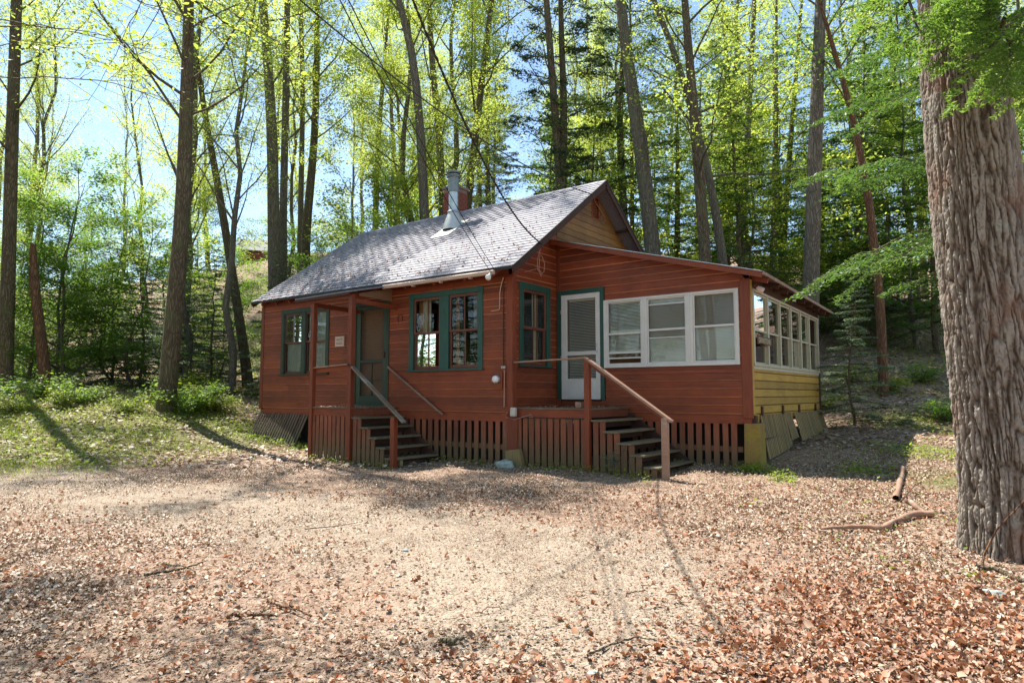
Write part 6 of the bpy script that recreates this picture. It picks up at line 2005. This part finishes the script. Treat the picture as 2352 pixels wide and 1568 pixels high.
# ================================================================== DISTANT RED CABIN ON THE HILL
p = at(585, 600, 60)
g = h1(p[0], p[1])
fc = empty('distant_cabin', (p[0], p[1], g)); fc.rotation_euler = (0, 0, .9)
fc.scale = (.62, .62, .62); tag(fc, 'small red cabin glimpsed high on the hill between the left trunks', 'cabin')
hh = max(1.5, (p[2] - g) / .62 + .2)
MB().box((-2, -1.6, -1), (2, 1.6, hh)).build('wall', M['siding'], fc)
mb = MB(); mb.prism([(-1.6, hh), (1.6, hh), (0, hh + 1.5)], 'x', -1.98, 1.98); mb.build('gable', M['siding'], fc)
for s_ in (-1, 1):
    mb = MB(); mb.add([(-2.4, s_ * 2.1, hh - .38), (2.4, s_ * 2.1, hh - .38), (2.4, 0, hh + 1.6), (-2.4, 0, hh + 1.6), (-2.4, s_ * 2.1, hh - .28), (2.4, s_ * 2.1, hh - .28), (2.4, 0, hh + 1.7), (-2.4, 0, hh + 1.7)],
                      [(0, 3, 2, 1), (4, 5, 6, 7), (0, 1, 5, 4), (1, 2, 6, 5), (2, 3, 7, 6), (3, 0, 4, 7)]); mb.build('roof', M['shingle'], fc)
MB().box((2.0, -.5, .5), (2.03, .5, 1.5)).build('window', M['dark'], fc)
# fallen logs and rocks on the right slope
for (x, y, s, k) in ((1905, 745, .9, 1), (1960, 758, .7, 2), (2030, 770, .8, 3), (2085, 750, .6, 4)):
    q = gp(x, y); tag(rock('boulder', (q[0], q[1], h1(q[0], q[1]) + .1), (s, s * .8, s * .5), M['bark_grey'], k), '%s dark grey boulder in the ledge on the shaded right slope' % ['leftmost', 'second from left', 'third from left', 'rightmost'][k - 1], 'boulder', 'ledge boulders on the right slope')

# ================================================================== LABELS OF THE WOODS
def screen_x(o):
    q = np.array(o.matrix_basis.translation) - CAM
    d = q @ FW
    return (1176 + 1525.8 * (q @ RT) / d, d)
MARKS = [(-1e9, 60, 'at the far left edge'), (60, 230, 'behind the reddish snag'), (230, 360, 'left of the solitary forked tree'), (360, 470, 'behind the solitary forked tree'), (470, 590, 'right of the solitary forked tree'),
         (590, 720, 'above the left roof corner'), (720, 860, 'above the left roof slope'), (860, 1000, 'left of the stovepipe'), (1000, 1150, 'behind the brick chimney'), (1150, 1300, 'above the middle of the ridge'),
         (1300, 1450, 'behind the gable peak'), (1450, 1600, 'right of the gable'), (1600, 1760, 'above the porch roof'), (1760, 1900, 'behind the porch eave'), (1900, 2020, 'just right of the porch'),
         (2020, 2150, 'between porch and big maple'), (2150, 2330, 'behind the big maple trunk'), (2330, 1e9, 'right of the big maple trunk')]
ORD = ['leftmost', 'second from left', 'third from left', 'fourth from left', 'fifth from left', 'sixth from left', 'seventh from left', 'eighth from left', 'ninth from left', 'tenth from left']
buckets = {}
for o in list(bpy.data.objects):
    if o.parent is None and o.get('group') in ('near woods left', 'distant woods', 'pines behind the cabin', 'trees on the right slope', 'saplings left', 'understory left', 'hemlock saplings left', 'understory behind', 'hemlocks right', 'low shrubs along the left woods'):
        x, d = screen_x(o)
        mk = next(m_[2] for m_ in MARKS if m_[0] <= x < m_[1])
        kind = {'forest_tree': 'slender forest tree', 'pine_tree': 'tall sparse pine', 'sapling': 'low leafy sapling', 'understory_tree': 'layered understory tree', 'hemlock_sapling': 'grey green hemlock sapling', 'hemlock_tree': 'dense dark hemlock', 'shrub': 'low shrub'}[o.name.split('.')[0]]
        far = 'near' if d < 26 else ('mid distance' if d < 40 else 'far')
        buckets.setdefault((far, kind, mk), []).append((x, o))
for (far, kind, mk), lst in buckets.items():
    lst.sort(key=lambda q: q[0])
    for i_, (x, o) in enumerate(lst):
        o['label'] = '%s %s %s' % (far, kind, mk) + ('' if len(lst) == 1 else ', ' + ORD[min(i_, 9)])

# fallen leaves lying on the roof and on the decks
rg = np.random.default_rng(99)
pts = []
for _ in range(700):
    x = rg.uniform(-7.8, .2); y = -.3 + 3.0 * rg.beta(.8, 2.2)
    pts.append((x, y, roof_z(x, y) + .125))
for _ in range(260):
    pts.append((rg.uniform(.08, 1.5), rg.uniform(.05, 1.4), .108))
for _ in range(120):
    pts.append((rg.uniform(-4.1, -3.0), rg.uniform(-1.15, -.1), .093))
V, F = leaf_quads(np.array(pts), .038, rg, 1.0, .6, fold=.3)
tag(link('leaves_on_roof_and_decks', np_mesh('leaves_on_roof_and_decks', V, F, M['litter_red'])), kind='stuff')
